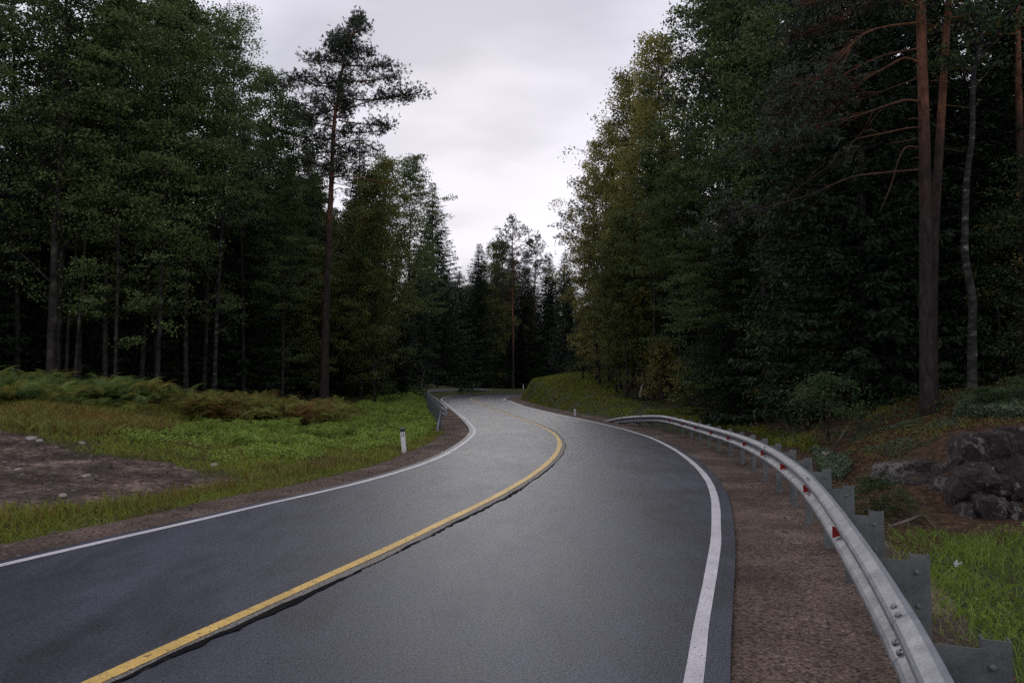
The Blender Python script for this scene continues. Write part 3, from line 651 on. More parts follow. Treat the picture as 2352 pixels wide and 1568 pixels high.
def spruce(seed, H_=20, R=2.6, zb=1.0, r0=.16, dens=1.0, step=.36):
    rs = np.random.RandomState(seed); P = trunk_path(H_, rs, .12); tb, lb = MB(), MB(); tube(tb, P, tube_rad(H_, r0, len(P)), 7)
    z = zb
    while z < H_-.15:
        t = (z-zb)/(H_-zb); nb = 6 if t < .85 else 4; a0 = rs.rand()*6.28
        for k in range(nb):
            Lg = (R*(1-t)**.82+.12)*rs.uniform(.72, 1.12); az = a0+k*6.283/nb+rs.normal()*.2
            d = np.array([np.cos(az), np.sin(az), 0]); q = np.linspace(0, 1, 6)[:, None]; o = path_at(P, z/H_)
            sag = (0.05+.30*(1-t)); B = o + d*Lg*q + np.array([0, 0, 1])*Lg*(-sag*1.1*q + sag*.75*q**2.2+.35*t*q)
            tube(tb, B, np.linspace(.02*(1-t)+.008, .004, 6), 3, cap=False)
            m_ = max(5, int(Lg*15*dens)); s = rs.uniform(.08, 1, m_); base = np.array([path_at(B, x) for x in s])
            side = np.array([-d[1], d[0], 0]); sg = rs.choice([-1, 1], m_)[:, None]
            ax = unit(d*rs.uniform(.3, 1., (m_, 1)) + side*sg*rs.uniform(.3, 1.1, (m_, 1)) + np.array([0, 0, -1])*rs.uniform(.1, 1.1-.5*t, (m_, 1)))
            ln = rs.uniform(.28, .62, m_)*(1-.35*s)*(.55+.45*(1-t)); 
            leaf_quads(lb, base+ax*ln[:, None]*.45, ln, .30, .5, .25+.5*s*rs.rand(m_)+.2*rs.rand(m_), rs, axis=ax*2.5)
            leaf_quads(lb, base+ax*ln[:, None]*.8+rs.normal(size=(m_, 3))*.05, ln*.6, .35, .3, .3+.6*rs.rand(m_), rs, axis=ax*2)
        z += step*rs.uniform(.7, 1.2)*(1-.45*t)
    return tb, lb
def tuft(lb, c, d, rs, n=13, ln=.15, w=.22):
    ax = unit(d*1.1+rs.normal(size=(n, 3))*.75+np.array([0, 0, .35])); l = ln*rs.uniform(.6, 1.2, n)
    leaf_quads(lb, c+ax*l[:, None]*.5, l, w, 0, rs.rand()*.5+rs.rand(n)*.5, rs, axis=ax*6)
def pine_limb(tb, lb, B, r, rs, tufts=26, start=.35, spread=.22, ln=.16, n=13, dead=False, sides=5, twl=.5):
    Lg = np.linalg.norm(np.diff(B, axis=0), axis=1).sum(); tube(tb, B, np.linspace(r, r*.22+.004, len(B)), sides)
    for k in range(tufts):
        s = start+(1-start)*rs.rand()**.8; o = path_at(B, s); o2 = path_at(B, min(1, s+.05)); d = unit(o2-o+1e-6*np.ones(3))
        off = rs.normal(size=3)*np.array([1, 1, .55])*spread*Lg**.6; off[2] += .05
        e = o + d*abs(rs.normal())*.12*Lg**.5 + off*(1.15-s*.6)
        tw = np.array([path_at(B, max(0, s-.06)), (o+e)/2+[0, 0, -.04], e]); tube(tb, tw, [max(.006, r*.18), .006, .003], 3, cap=False)
        if dead: continue
        dd = unit(e-o+1e-6)
        for _ in range(3): tuft(lb, e+rs.normal(size=3)*(.13 if ln > .15 else .08), dd, rs, n, ln)
def pine(seed, H_=21, cb=12, R=3.0, r0=.2, nl=34, path=None, tufts=22, ln=.19, n=11, dead=10, prof=None):
    rs = np.random.RandomState(seed); P = trunk_path(H_, rs, .35) if path is None else path; H_ = P[-1, 2]
    tb, lb = MB(), MB(); tube(tb, P, tube_rad(H_, r0, len(P)), 10)
    for i in range(nl):
        t = (i+rs.rand())/nl; z = cb+(H_-cb)*t*.985; az = i*2.4+rs.rand()
        Lg = (R*(1-t)**.6*(.55+.75*min(1, t*3)) if prof is None else prof(z))*rs.uniform(.65, 1.15)
        d = np.array([np.cos(az), np.sin(az), .15+.55*t]); o = path_at(P, z/H_); q = np.linspace(0, 1, 6)[:, None]
        B = o+d*Lg*q+np.array([0, 0, 1])*Lg*(-.18*q+.22*q**2)+np.cumsum(rs.normal(size=(6, 3))*.03, 0)*q*Lg
        pine_limb(tb, lb, B, r0*.22*(1-.5*t)+.01, rs, max(5, int(tufts*Lg/R)), .3 if t < .7 else .1, ln=ln, n=n)
    for i in range(dead):
        z = cb*rs.uniform(.45, 1.05); az = rs.rand()*6.28; Lg = rs.uniform(.5, 1.6); d = np.array([np.cos(az), np.sin(az), rs.uniform(-.3, .3)])
        q = np.linspace(0, 1, 5)[:, None]; B = path_at(P, z/H_)+d*Lg*q+np.array([0, 0, -1])*.15*Lg*q**2+rs.normal(size=(5, 3))*.03*q
        tube(tb, B, np.linspace(.022, .006, 5), 4)
    for k in range(16): tuft(lb, P[-1]+rs.normal(size=3)*[.12, .12, .3], np.array([0, 0, 1.]), rs, n, ln)
    return tb, lb
def bushy(seed, H_=3, R=1.3, leaf=.10, n=70, lpc=55, kind='bush'):
    rs = np.random.RandomState(seed); tb, lb = MB(), MB()
    for k in range(7):
        az = rs.rand()*6.28; e = np.array([np.cos(az)*R*.6*rs.rand(), np.sin(az)*R*.6*rs.rand(), H_*rs.uniform(.6, .95)]); q = np.linspace(0, 1, 5)[:, None]
        B = e*q+rs.normal(size=(5, 3))*.06*q; tube(tb, B, np.linspace(.03, .006, 5), 4)
    for k in range(n):
        z = H_*rs.uniform(.08, 1)**.8; rr_ = R*np.sqrt(max(.05, 1-(z/H_)**2.2))*np.sqrt(rs.rand()); az = rs.rand()*6.28
        c = np.array([rr_*np.cos(az), rr_*np.sin(az), z]); m_ = int(lpc*rs.uniform(.5, 1.5)); sg = rs.uniform(.12, .28)
        tn = rs.rand(); leaf_quads(lb, c+rs.normal(size=(m_, 3))*[sg, sg, sg*.7], leaf*rs.uniform(.7, 1.3, m_), .72, .8, tn*.5+rs.rand(m_)*.5, rs)
    return tb, lb
PROTO = {}
def proto(key, tl, bark, leafm):
    tb, lb = tl; PROTO.setdefault(key, []).append((tb.mesh(key+'_trunk', M[bark], True), lb.mesh(key+'_crown', M[leafm])))
for s in range(5): proto('aspen', decid(100+s, 20.5, 3.3, 8.5, .10, 58, leaf=.13, lpc=58, low=7, clus=5), 'bark_aspen', 'aspen')
for s in range(3): proto('slim_aspen', decid(120+s, 19, 2.6, 7, .07, 46, leaf=.13, lpc=60, low=8), 'bark_aspen', 'aspen')
for s in range(2): proto('birch', decid(140+s, 19, 4.0, 4, .11, 62, leaf=.135, lpc=66, rise=1.0, droop=.35), 'bark_birch', 'birch')
for s in range(3): proto('olive', decid(150+s, 20, 4.0, 3.5, .11, 66, leaf=.135, rise=1.1, droop=.35, lpc=62), 'bark_birch', 'olive')
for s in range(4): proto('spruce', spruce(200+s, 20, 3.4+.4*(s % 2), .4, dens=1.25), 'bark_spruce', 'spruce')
for s in range(3): proto('pine', pine(300+s, 21, 11, 3.2, .17, 40, tufts=26), 'bark_pine', 'pine')
for s in range(3): proto('bush', bushy(400+s, 3.2, 1.5), 'bark_spruce', 'bush')
for s in range(2): proto('sapling', decid(420+s, 7.5, 1.6, 1.2, .05, 26, leaf=.10, lpc=34, rise=.8, clus=4), 'bark_aspen', 'bush')
for s in range(2): proto('yellow_bush', bushy(440+s, 3.0, 1.2, lpc=30), 'bark_spruce', 'olive')
NAMES = dict(aspen=('aspen_tree', 'tree'), slim_aspen=('aspen_tree', 'tree'), birch=('birch_tree', 'tree'), olive=('birch_tree', 'tree'), spruce=('spruce_tree', 'tree'),
             pine=('pine_tree', 'tree'), bush=('bush', 'bush'), sapling=('sapling', 'sapling'), yellow_bush=('bush', 'bush'))
BASEH = dict(aspen=20.5, slim_aspen=19, birch=19, olive=20, spruce=20, pine=21, bush=3.2, sapling=7.5, yellow_bush=3.0)
trng = np.random.RandomState(77); NPLACED = []
def plant(key, x, y, h, label, group=None, wide=1.0, var=None, rz=None, tilt=0.03, z=None):
    k = trng.randint(len(PROTO[key])) if var is None else var % len(PROTO[key]); nm, cat = NAMES[key]
    z = H(x, y) if z is None else z; s = h/BASEH[key]
    r = empty(nm, (x, y, z-0.05), trng.rand()*6.283 if rz is None else rz)
    r.rotation_euler[0] = trng.normal()*tilt; r.rotation_euler[1] = trng.normal()*tilt
    w = s**.6*wide; r.scale = (w, w, s)
    tag(r, label, cat, group)
    for part, me in zip(('trunk', 'crown'), PROTO[key][k]):
        o = bpy.data.objects.new(part, me); COL.objects.link(o); o.parent = r
    NPLACED.append((x, y)); return r
def plant_px(key, u, Y, vtop, label, **kw):
    """tree whose trunk stands at column u, distance Y, with its top at row vtop"""
    x = (u-CX)/F*Y*1.0; z = H(x, Y); top = at(u, vtop, Y)[2]; return plant(key, x, Y, top-z, label, z=z, **kw)
def special(name, cat, label, tl, bark, leafm, loc):
    tb, lb = tl; r = empty(name, loc); tag(r, label, cat)
    tb.build('trunk', M[bark], r, True)
    if lb.n: lb.build('crown', M[leafm], r)
    NPLACED.append((loc[0], loc[1])); return r

# hero pine on the left, trunk and limbs read off and set 35 m away
def hero_pine_left():
    Y = 35.0; px = [(744,930),(749,700),(755,560),(762,400),(767,290),(777,215),(790,140),(804,94),(822,50)]
    b0 = at(*px[0], Y); b0[2] = H(b0[0], b0[1])-.05; W = np.array([at(u, v, Y) for u, v in px])-b0; W[0, 2] = 0
    P = catmull(W, 5); rs = np.random.RandomState(5); tb, lb = MB(), MB(); n = len(P); zt = P[:, 2]/P[-1, 2]
    tube(tb, P, .21*(1-zt)**.75+.015+.07*np.exp(-zt*30), 10)
    W2 = lambda u, v, dy=0: at(u, v, Y+dy)-b0
    limbs = [([(789,143),(750,140),(707,134)],40,0),([(783,185),(740,192),(718,176),(664,186)],46,0),([(776,200),(730,196),(672,184),(650,195)],34,0),([(789,150),(840,153),(900,153)],50,0),([(783,187),(840,186),(908,176)],54,0),
             ([(777,236),(800,229),(870,228),(962,214)],60,.45),([(777,262),(820,242),(880,226),(935,216)],34,.5),([(768,249),(740,215),(725,232),(690,240)],30,0),([(766,252),(735,262),(688,268)],42,0),
             ([(777,277),(830,285),(900,288)],30,.5),([(770,300),(820,305),(880,300)],22,.4),([(762,320),(725,318),(697,330)],34,0),([(764,290),(735,285),(700,282)],30,0),([(795,120),(830,118),(852,122)],34,0),([(800,100),(770,95),(765,78)],22,0),
             ([(792,128),(760,118),(758,98)],24,0),([(806,80),(830,70),(838,62)],18,0),([(770,330),(800,345),(842,350)],14,.4),([(760,350),(720,352),(700,375)],24,.3),([(767,345),(820,322),(860,345)],12,.6)]
    for pts, nt, st in limbs:
        m_ = len(pts); dep = rs.uniform(-1.6, 1.6); Bp = catmull(np.array([W2(u, v, dep*i/(m_-1)) for i, (u, v) in enumerate(pts)]), 4)
        pine_limb(tb, lb, Bp, .045, rs, int(nt*1.5), max(st, .12), .17, ln=.18, n=7)
    tops = P[zt > .50]
    for i in range(58):      # limbs towards and away from the camera, and the leader's short ones
        o = tops[rs.randint(len(tops))]; t = (o[2]/P[-1, 2]-.50)/.50; Lg = (2.0*(1-t)+.35)*rs.uniform(.6, 1.1); az = rs.uniform(0, 6.28)
        d = np.array([np.cos(az)*.75, np.sin(az), .25+.4*t]); q = np.linspace(0, 1, 5)[:, None]; pine_limb(tb, lb, o+d*Lg*q+np.array([0, 0, 1])*.12*Lg*q**2, .025, rs, int(8+8*Lg), .2, .17, ln=.18, n=7)
    for v in np.arange(300, 400, 7):
        u = 768-(v-300)*.06; sx = rs.choice([-1, 1, 1]); e = rs.uniform(20, 50); Bp = np.array([W2(u, v), W2(u+sx*e*.5, v+rs.uniform(-2, 4), rs.normal()*.4), W2(u+sx*e, v+rs.uniform(0, 8), rs.normal()*.8)])
        pine_limb(tb, lb, Bp, .022, rs, 7, .3, .15, dead=rs.rand() < .4, n=7)
    for pts, r_ in (([(764,407),(810,405),(860,415),(905,425),(985,442)], .05),([(762,395),(735,380),(715,385),(705,400)], .04),([(762,375),(745,362),(722,372)], .035),([(762,440),(780,432),(800,440)], .03),([(757,560),(770,548),(782,556)], .02),([(764,420),(800,428),(822,440)], .02),([(760,470),(735,455),(712,470)], .025)):
        Bp = catmull(np.array([W2(u, v, -1.2*i/(len(pts))) for i, (u, v) in enumerate(pts)]), 4); tube(tb, Bp, np.linspace(r_, .012, len(Bp)), 5)
    for k in range(30): tuft(lb, P[-1]-[0, 0, .5*rs.rand()]+rs.normal(size=3)*[.12, .12, .2], np.array([0, 0, 1.]), rs, 11, .2)
    special('pine_tree', 'tree', 'tall lone pine with orange upper trunk standing against the sky behind the rust-brown ferns', (tb, lb), 'bark_shadedpine', 'pine', b0)
hero_pine_left()

def hero_pines_right():
    rs = np.random.RandomState(8)
    Y = 15.0; px = [(2128,872),(2127,700),(2126,500),(2123,300),(2117,100),(2115,-100),(2110,-350),(2112,-700)]
    b0 = at(*px[0], Y); b0[2] = H(b0[0], b0[1])-.05; W = np.array([at(u, v, Y) for u, v in px])-b0; W[0, 2] = 0
    P = catmull(W, 5); tb, lb = MB(), MB(); zt = np.clip(P[:, 2]/P[-1, 2], 0, 1); tube(tb, P, .130*(1-zt)**.6+.015+.035*np.exp(-zt*25), 12)
    W2 = lambda u, v, dy=0: at(u, v, Y+dy)-b0
    for pts, r_, nt, st, dy in [([(2108,53),(2034,62),(1972,87),(1884,180),(1810,195)], .045, 60, .5, -1.0),([(2108,112),(2021,131),(1928,177),(1847,227),(1790,250)], .032, 60, .5, 1.5),
        ([(2110,143),(2077,134),(2034,156),(1972,193),(1903,258),(1800,300)], .050, 90, .55, .5),([(2110,233),(2071,232),(1984,261),(1884,289),(1840,330),(1740,345)], .048, 110, .55, -.5),
        ([(2108,390),(2030,397),(1952,408),(1866,445),(1785,470),(1742,482),(1690,498),(1630,545)], .040, 26, .62, -2.0),([(1742,482),(1700,484),(1650,482)], .016, 12, .4, -2.0),
        ([(1785,468),(1850,420),(1915,375),(1960,350)], .022, 8, .5, -2.0),([(2110,180),(2040,205),(1975,230),(1900,240),(1780,262)], .025, 60, .55, 1.2),([(2112,20),(2050,-10),(1990,10),(1900,60),(1800,90)], .04, 80, .4, 2.),
        ([(2112,-60),(2030,-70),(1950,-20),(1850,10)], .045, 90, .4, -1.5),([(2100,-150),(2000,-160),(1880,-90),(1760,-30)], .045, 80, .4, 0)]:
        m_ = len(pts); Bp = catmull(np.array([W2(u, v, dy*i/(m_-1)) for i, (u, v) in enumerate(pts)]), 4)
        pine_limb(tb, lb, Bp, r_*.68, rs, nt, st, .15, ln=.11, n=12, sides=6)
        for k in range(15):   # bare forked twigs
            o = path_at(Bp, rs.uniform(.3, .8)); d = (Bp[-1]-Bp[0]); d = d/np.linalg.norm(d)+rs.normal(size=3)*[.2, .4, .35]; q = np.linspace(0, 1, 5)[:, None]
            tube(tb, o+d*rs.uniform(.5, 1.3)*q+rs.normal(size=(5, 3))*.03*q, np.linspace(.009, .003, 5), 4)
    for pts, r_ in (([(2117,299),(2096,293),(2021,308),(1965,321),(1944,349)], .022),([(2108,339),(2080,339),(2062,373),(2051,411),(2039,445),(2020,489)], .024),([(2115,276),(2100,272),(2086,274)], .018),([(2128,190),(2150,185),(2180,188)], .014),
                    ([(2112,365),(2102,362),(2094,364)], .018),([(2021,308),(2000,298),(1985,302)], .012),([(2108,318),(2075,325),(2040,330)], .012)):
        Bp = catmull(np.array([W2(u, v, -.5*i/(len(pts))) for i, (u, v) in enumerate(pts)]), 4); tube(tb, Bp, np.linspace(r_, .008, len(Bp)), 6)
    for i in range(26):
        t = rs.uniform(.62, .99); o = path_at(P, t*.0+t); az = rs.rand()*6.28; Lg = 2.8*(1-t)+.8; d = np.array([np.cos(az), np.sin(az), .3]); q = np.linspace(0, 1, 5)[:, None]
        pine_limb(tb, lb, o+d*Lg*q, .03, rs, 16, .3, .2, ln=.16, n=8)
    special('pine_tree', 'tree', 'thick orange-barked pine whose long bare limbs all reach left, nearer of the twin pines', (tb, lb), 'bark_pine', 'pine', b0)
    Y = 15.9; px = [(2140,872),(2142,700),(2148,500),(2160,300),(2172,100),(2184,-60),(2198,-300),(2205,-600)]
    b0 = at(*px[0], Y); b0[2] = H(b0[0], b0[1])-.05; W = np.array([at(u, v, Y) for u, v in px])-b0; W[0, 2] = 0
    P = catmull(W, 5); tb, lb = MB(), MB(); zt = np.clip(P[:, 2]/P[-1, 2], 0, 1); tube(tb, P, .105*(1-zt)**.6+.012+.02*np.exp(-zt*25), 12)
    for i in range(26):
        t = rs.uniform(.62, .99); o = path_at(P, t); az = rs.rand()*6.28; Lg = 2.8*(1-t)+.8; d = np.array([np.cos(az), np.sin(az), .3]); q = np.linspace(0, 1, 5)[:, None]
        pine_limb(tb, lb, o+d*Lg*q, .03, rs, 16, .3, .2, ln=.16, n=8)
    for t, az, Lg in ((.33, 3.3, .5), (.40, 0.2, .7), (.47, .1, .8)):
        o = path_at(P, t); d = np.array([np.cos(az), np.sin(az)*.5, -.1]); q = np.linspace(0, 1, 5)[:, None]; tube(tb, o+d*Lg*q, np.linspace(.018, .006, 5), 5)
    special('pine_tree', 'tree', 'slimmer orange-barked pine leaning right close behind the thicker twin', (tb, lb), 'bark_pine', 'pine', b0)
hero_pines_right()
def path_tree(kind, Y, px, r0, label, leafm, bark, name, seed, **kw):
    b0 = at(*px[0], Y); b0[2] = H(b0[0], b0[1])-.05; W = np.array([at(u, v, Y) for u, v in px])-b0; W[0, 2] = 0; P = catmull(W, 4)
    tl = decid(seed, path=P, r0=r0, **kw) if kind == 'd' else pine(seed, path=P, r0=r0, **kw)
    special(name, 'tree', label, tl, bark, leafm, b0)
path_tree('d', 14.6, [(2230,880),(2233,778),(2233,685),(2217,591),(2217,498),(2221,405),(2233,311),(2236,174),(2252,112),(2258,0),(2270,-300),(2275,-800)], .085,
          'crooked white-barked birch trunk right of the twin pines', 'bush', 'bark_birch', 'birch_tree', 31, R=2.2, cb=10.5, nl=22, low=0, lpc=26)
path_tree('p', 17, [(2345,880),(2347,500),(2340,200),(2338,0),(2335,-500)], .12, 'slender orange pine trunk near the right-hand edge of the wood', 'pine', 'bark_pine', 'pine_tree', 32, cb=10, nl=14, tufts=10, dead=3)
path_tree('d', 24.5, [(1764,885),(1760,800),(1752,600),(1744,450),(1741,386),(1738,200),(1735,-100)], .13, 'grey-trunked aspen, thickest of the slim trunks behind the far posts of the right guardrail', 'aspen', 'bark_aspen', 'aspen_tree', 33, R=2.4, cb=8, nl=34, low=4)
path_tree('d', 24.0, [(1790,860),(1786,822),(1776,650),(1770,498),(1766,300),(1762,0)], .085, 'thin grey aspen trunk just right of the thickest one on the right side', 'aspen', 'bark_aspen', 'aspen_tree', 34, R=1.8, cb=8.5, nl=26, low=3)
path_tree('d', 23.0, [(1850,870),(1832,760),(1815,660),(1803,600),(1795,529),(1790,450)], .06, 'pale bent young tree forking between two straight trunks on the right', 'bush', 'bark_birch', 'young_tree', 35, R=1.3, cb=4.2, nl=10, low=2, lpc=22)
path_tree('d', 24.8, [(1846,872),(1839,697),(1834,520),(1830,361),(1828,150),(1822,-120)], .10, 'straight pale-flecked trunk with the bent young tree crossing it', 'aspen', 'bark_birch', 'birch_tree', 36, R=2.2, cb=9, nl=28, low=3)
# front row, left
path_tree('d', 25.5, [(118,858),(122,700),(130,500),(138,400),(146,200),(152,0),(156,-250)], .17, 'double-stemmed looking big aspen with the thickest trunk on the left side', 'aspen', 'bark_aspen', 'aspen_tree', 41, R=3.3, cb=7.5, nl=50, low=8)
path_tree('d', 26.5, [(132,858),(138,700),(146,520),(150,400),(160,100),(165,-150)], .11, 'slimmer aspen stem pressed close behind the thickest left trunk', 'aspen', 'bark_aspen', 'aspen_tree', 42, R=2.2, cb=9, nl=30, low=3)
path_tree('d', 26.5, [(152,862),(158,740),(166,660),(180,540),(200,420),(215,300)], .06, 'thin pale pole of a young aspen, first right of the thickest left trunk', 'aspen', 'bark_aspen', 'aspen_tree', 43, R=1.6, cb=6.5, nl=18, low=2)
path_tree('d', 26.0, [(171,866),(180,760),(190,640),(198,520),(203,400)], .06, 'thin pale pole of a young aspen, second right of the thickest left trunk', 'aspen', 'bark_aspen', 'aspen_tree', 44, R=1.5, cb=6.0, nl=18, low=2)
path_tree('d', 28.0, [(361,892),(366,760),(370,640),(374,560),(380,420),(386,200),(392,-60)], .085, 'slim pale aspen trunk rising from the end of the green ferns', 'aspen', 'bark_aspen', 'aspen_tree', 45, R=2.4, cb=6.8, nl=40, low=6)
path_tree('d', 31.0, [(492,900),(497,760),(503,640),(511,500),(516,400),(522,250),(528,0)], .09, 'pale-stemmed aspen halfway between the green ferns and the lone pine', 'aspen', 'bark_birch', 'aspen_tree', 46, R=2.6, cb=8.5, nl=44, low=8)
path_tree('d', 38.0, [(560,905),(558,700),(552,500),(542,330),(536,200),(545,100),(560,10)], .10, 'sparse aspen whose thin leafy top stands out against the sky left of the lone pine', 'aspen', 'bark_aspen', 'aspen_tree', 47, R=2.0, cb=12, nl=36, low=2, lpc=26, clus=4)
front = [('aspen',-60,25,-130,'aspen half cut off by the left frame edge behind the ferns'),('aspen',45,28,-110,'dense aspen between the left frame edge and the thickest left trunk'),('aspen',245,27.5,-90,'leafy aspen behind the highest green ferns'),
 ('slim_aspen',268,26.5,-20,'dark slim aspen stem above the crest of green ferns'),('aspen',325,31,-60,'dense aspen with low leafy boughs left of the slim pale trunk'),('aspen',430,31,-20,'full aspen with light tipped boughs at mid height'),
 ('aspen',470,36,25,'aspen crown reaching the top of the frame beside the sparse one'),('aspen',610,42,150,'rounded bright aspen crown touching the sky left of the lone pine'),('aspen',660,44,235,'lower aspen crown tucked under the lone pine\'s left limb'),
 ('aspen',650,37,430,'dense leafy aspen filling the gap just left of the lone pine trunk'),('birch',720,43,560,'low rounded tree right behind the lone pine trunk'),('spruce',700,48,320,'dark ragged spruce top behind the lone pine\'s left side'),
 ('spruce',826,52,285,'narrow spruce top poking up through the lone pine\'s right limbs'),('birch',830,46,370,'olive birch crown right under the lone pine\'s right limbs'),('birch',880,50,345,'birch with yellow-green crown right of the lone pine'),
 ('aspen',932,54,352,'green crown at the right end of the left tree wall'),('birch',862,44,470,'slim birch in the shade right of the lone pine'),('spruce',1003,96,418,'tall pointed spruce, highest of the far left spruces'),
 ('spruce',950,68,560,'broad dark spruce left in front of the tallest pointed one'),('aspen',968,86,560,'green tree leaning on the tall pointed spruce'),('spruce',1033,106,600,'dark spruce filling in right behind the tall pointed one'),
 ('spruce',915,54,640,'shorter dark spruce at the end of the left tree wall'),('spruce',1085,108,556,'small pointed spruce alone in the sky gap left of the far pines'),('birch',1132,112,545,'pale far birch left of the far pines'),
 ('pine',1178,111,500,'tallest far pine with a bare orange trunk at the end of the road'),('pine',1222,120,538,'far pine with tufted flat crown just right of the tallest one'),('pine',1162,118,560,'slanting thin pine beside the tallest far pine'),
 ('spruce',1258,118,590,'left one of two dark spruces closing the road view on the right'),('spruce',1288,116,578,'right one of two dark spruces closing the road view on the right'),('birch',1105,110,640,'yellowing birch in front of the far spruces beyond the bend'),
 ('spruce',1060,112,620,'dark spruce at the far end of the left side wood'),('spruce',1145,122,610,'dark spruce behind the slanting thin pine'),('spruce',1205,124,600,'dark spruce behind the two far pines'),
 # right side
 ('olive',1400,52,255,'yellow-green birch, leftmost crown of the right tree wall'),('pine',1372,56,400,'dark pine with level boughs jutting left from the right tree wall'),('olive',1378,50,540,'thin rust-tinted birch with see-through crown at the left end of the right wall'),
 ('olive',1455,47,130,'tall drooping birch with yellowing crown on the right'),('olive',1535,42,70,'highest yellowing birch beside the green aspen on the right'),('aspen',1650,34,-60,'bright green aspen crown cut by the top of the frame'),
 ('aspen',1500,39,330,'green aspen below the yellowing birches'),('aspen',1560,36,380,'leafy green aspen with light boughs at mid height on the right'),('birch',1440,42,470,'dull green birch above the grassy mound'),
 ('aspen',1650,30,-50,'dense green aspen behind the middle of the right guardrail'),('pine',1700,31,-60,'dark pine crown over the green aspens on the right'),('aspen',1620,27,520,'leafy young aspen low over the right guardrail start'),
 ('olive',1405,50,340,'yellow-green birch between the two leftmost birches of the right wall'),('birch',1510,48,200,'birch behind the highest yellowing birch'),('aspen',1415,44,560,'green aspen in front of the yellow-green birches'),('spruce',1320,84,620,'dark spruce beside the leftmost birch of the right wall'),
 ('spruce',1110,118,600,'dark spruce left of the tallest far pine'),('spruce',1190,130,575,'dark spruce straight behind the tallest far pine'),('birch',1425,46,620,'low spreading tree over the right end of the mound'),('spruce',1335,74,690,'dark spruce behind the mound crest'),('spruce',1700,27,450,'dark spruce under the long bare limbs'),
 ('spruce',1900,21,-200,'shadowy spruce left of the twin pines'),('spruce',1985,19.5,-260,'dark spruce with drooping boughs close left of the twin pines'),('spruce',2065,21,-300,'dark spruce directly behind the bare limbs'),
 ('spruce',2180,21,-300,'dark spruce filling the gap right of the twin pines'),('spruce',2290,19.5,-300,'dark spruce behind the crooked birch'),('spruce',2400,18,-300,'dark spruce cut by the right frame edge'),
 ('spruce',1950,26,-200,'deep-shade spruce two rows behind the bare limbs'),('aspen',1790,29,-80,'aspen crown high above the slim right trunks'),('pine',1860,27,-150,'dark pine crown above the bent young tree')]
for i, (k, u, Y, vt, lab) in enumerate(front):
    plant_px(k, u, Y, vt, lab, wide=(1.12 if k in ('olive', 'aspen', 'birch') and u > 1300 else 1.5 if Y > 80 and k == 'spruce' else 1.2 if Y > 80 else 1.05), var=i)
for i, (k, u, v, h, lab) in enumerate([('bush',1830,965,3.6,'large pale-leaved bush behind the middle posts of the right guardrail'),('bush',1730,960,3.0,'dark bush over the far half of the right guardrail'),('bush',1660,945,2.6,'dark bush behind the guardrail below the slim trunks'),
    ('yellow_bush',1575,935,2.4,'yellow-tinged bush beside the start of the right guardrail'),('bush',1615,940,3.0,'bush with a few ochre leaves behind the guardrail start'),('yellow_bush',1520,925,3.4,'tall thin ochre bush at the wood edge by the guardrail start'),
    ('sapling',1900,960,5.2,'leafy sapling right of the pale-leaved bush'),('bush',1900,1020,1.6,'low bush at the dark hollow beside the rocky mound'),('bush',2020,1185,.55,'knee-high bush at the foot of the small rock ledge'),
    ('sapling',2297,880,4.6,'thin sapling with spread boughs right of the crooked birch'),('bush',2260,950,.55,'pale low bush on top of the lichened rock outcrop'),('bush',2350,940,.6,'low green bush at the right frame edge on the outcrop'),
    ('sapling',2390,880,5.5,'sapling with fringed boughs at the right frame edge'),('bush',860,915,2.2,'dark bush in the dip left of the guardrail'),('bush',1340,872,4.0,'grey-green bush behind the crest of the mound'),
    ('sapling',640,905,6.5,'dark leafy sapling left of the lone pine'),('sapling',230,872,6.0,'dark sapling among the trunks behind the ferns'),('sapling',430,890,6.5,'sapling with light leaf sprays behind the fern bank'),
    ('bush',810,912,3.0,'brownish bush between the lone pine and the dip'),('bush',560,905,2.2,'low dark bush in the wood behind the rust-brown ferns'),('sapling',720,908,7.5,'leafy sapling right against the lone pine trunk')]):
    p = hit(u, v); plant(k, p[0], p[1], h, lab, var=i, tilt=.02)

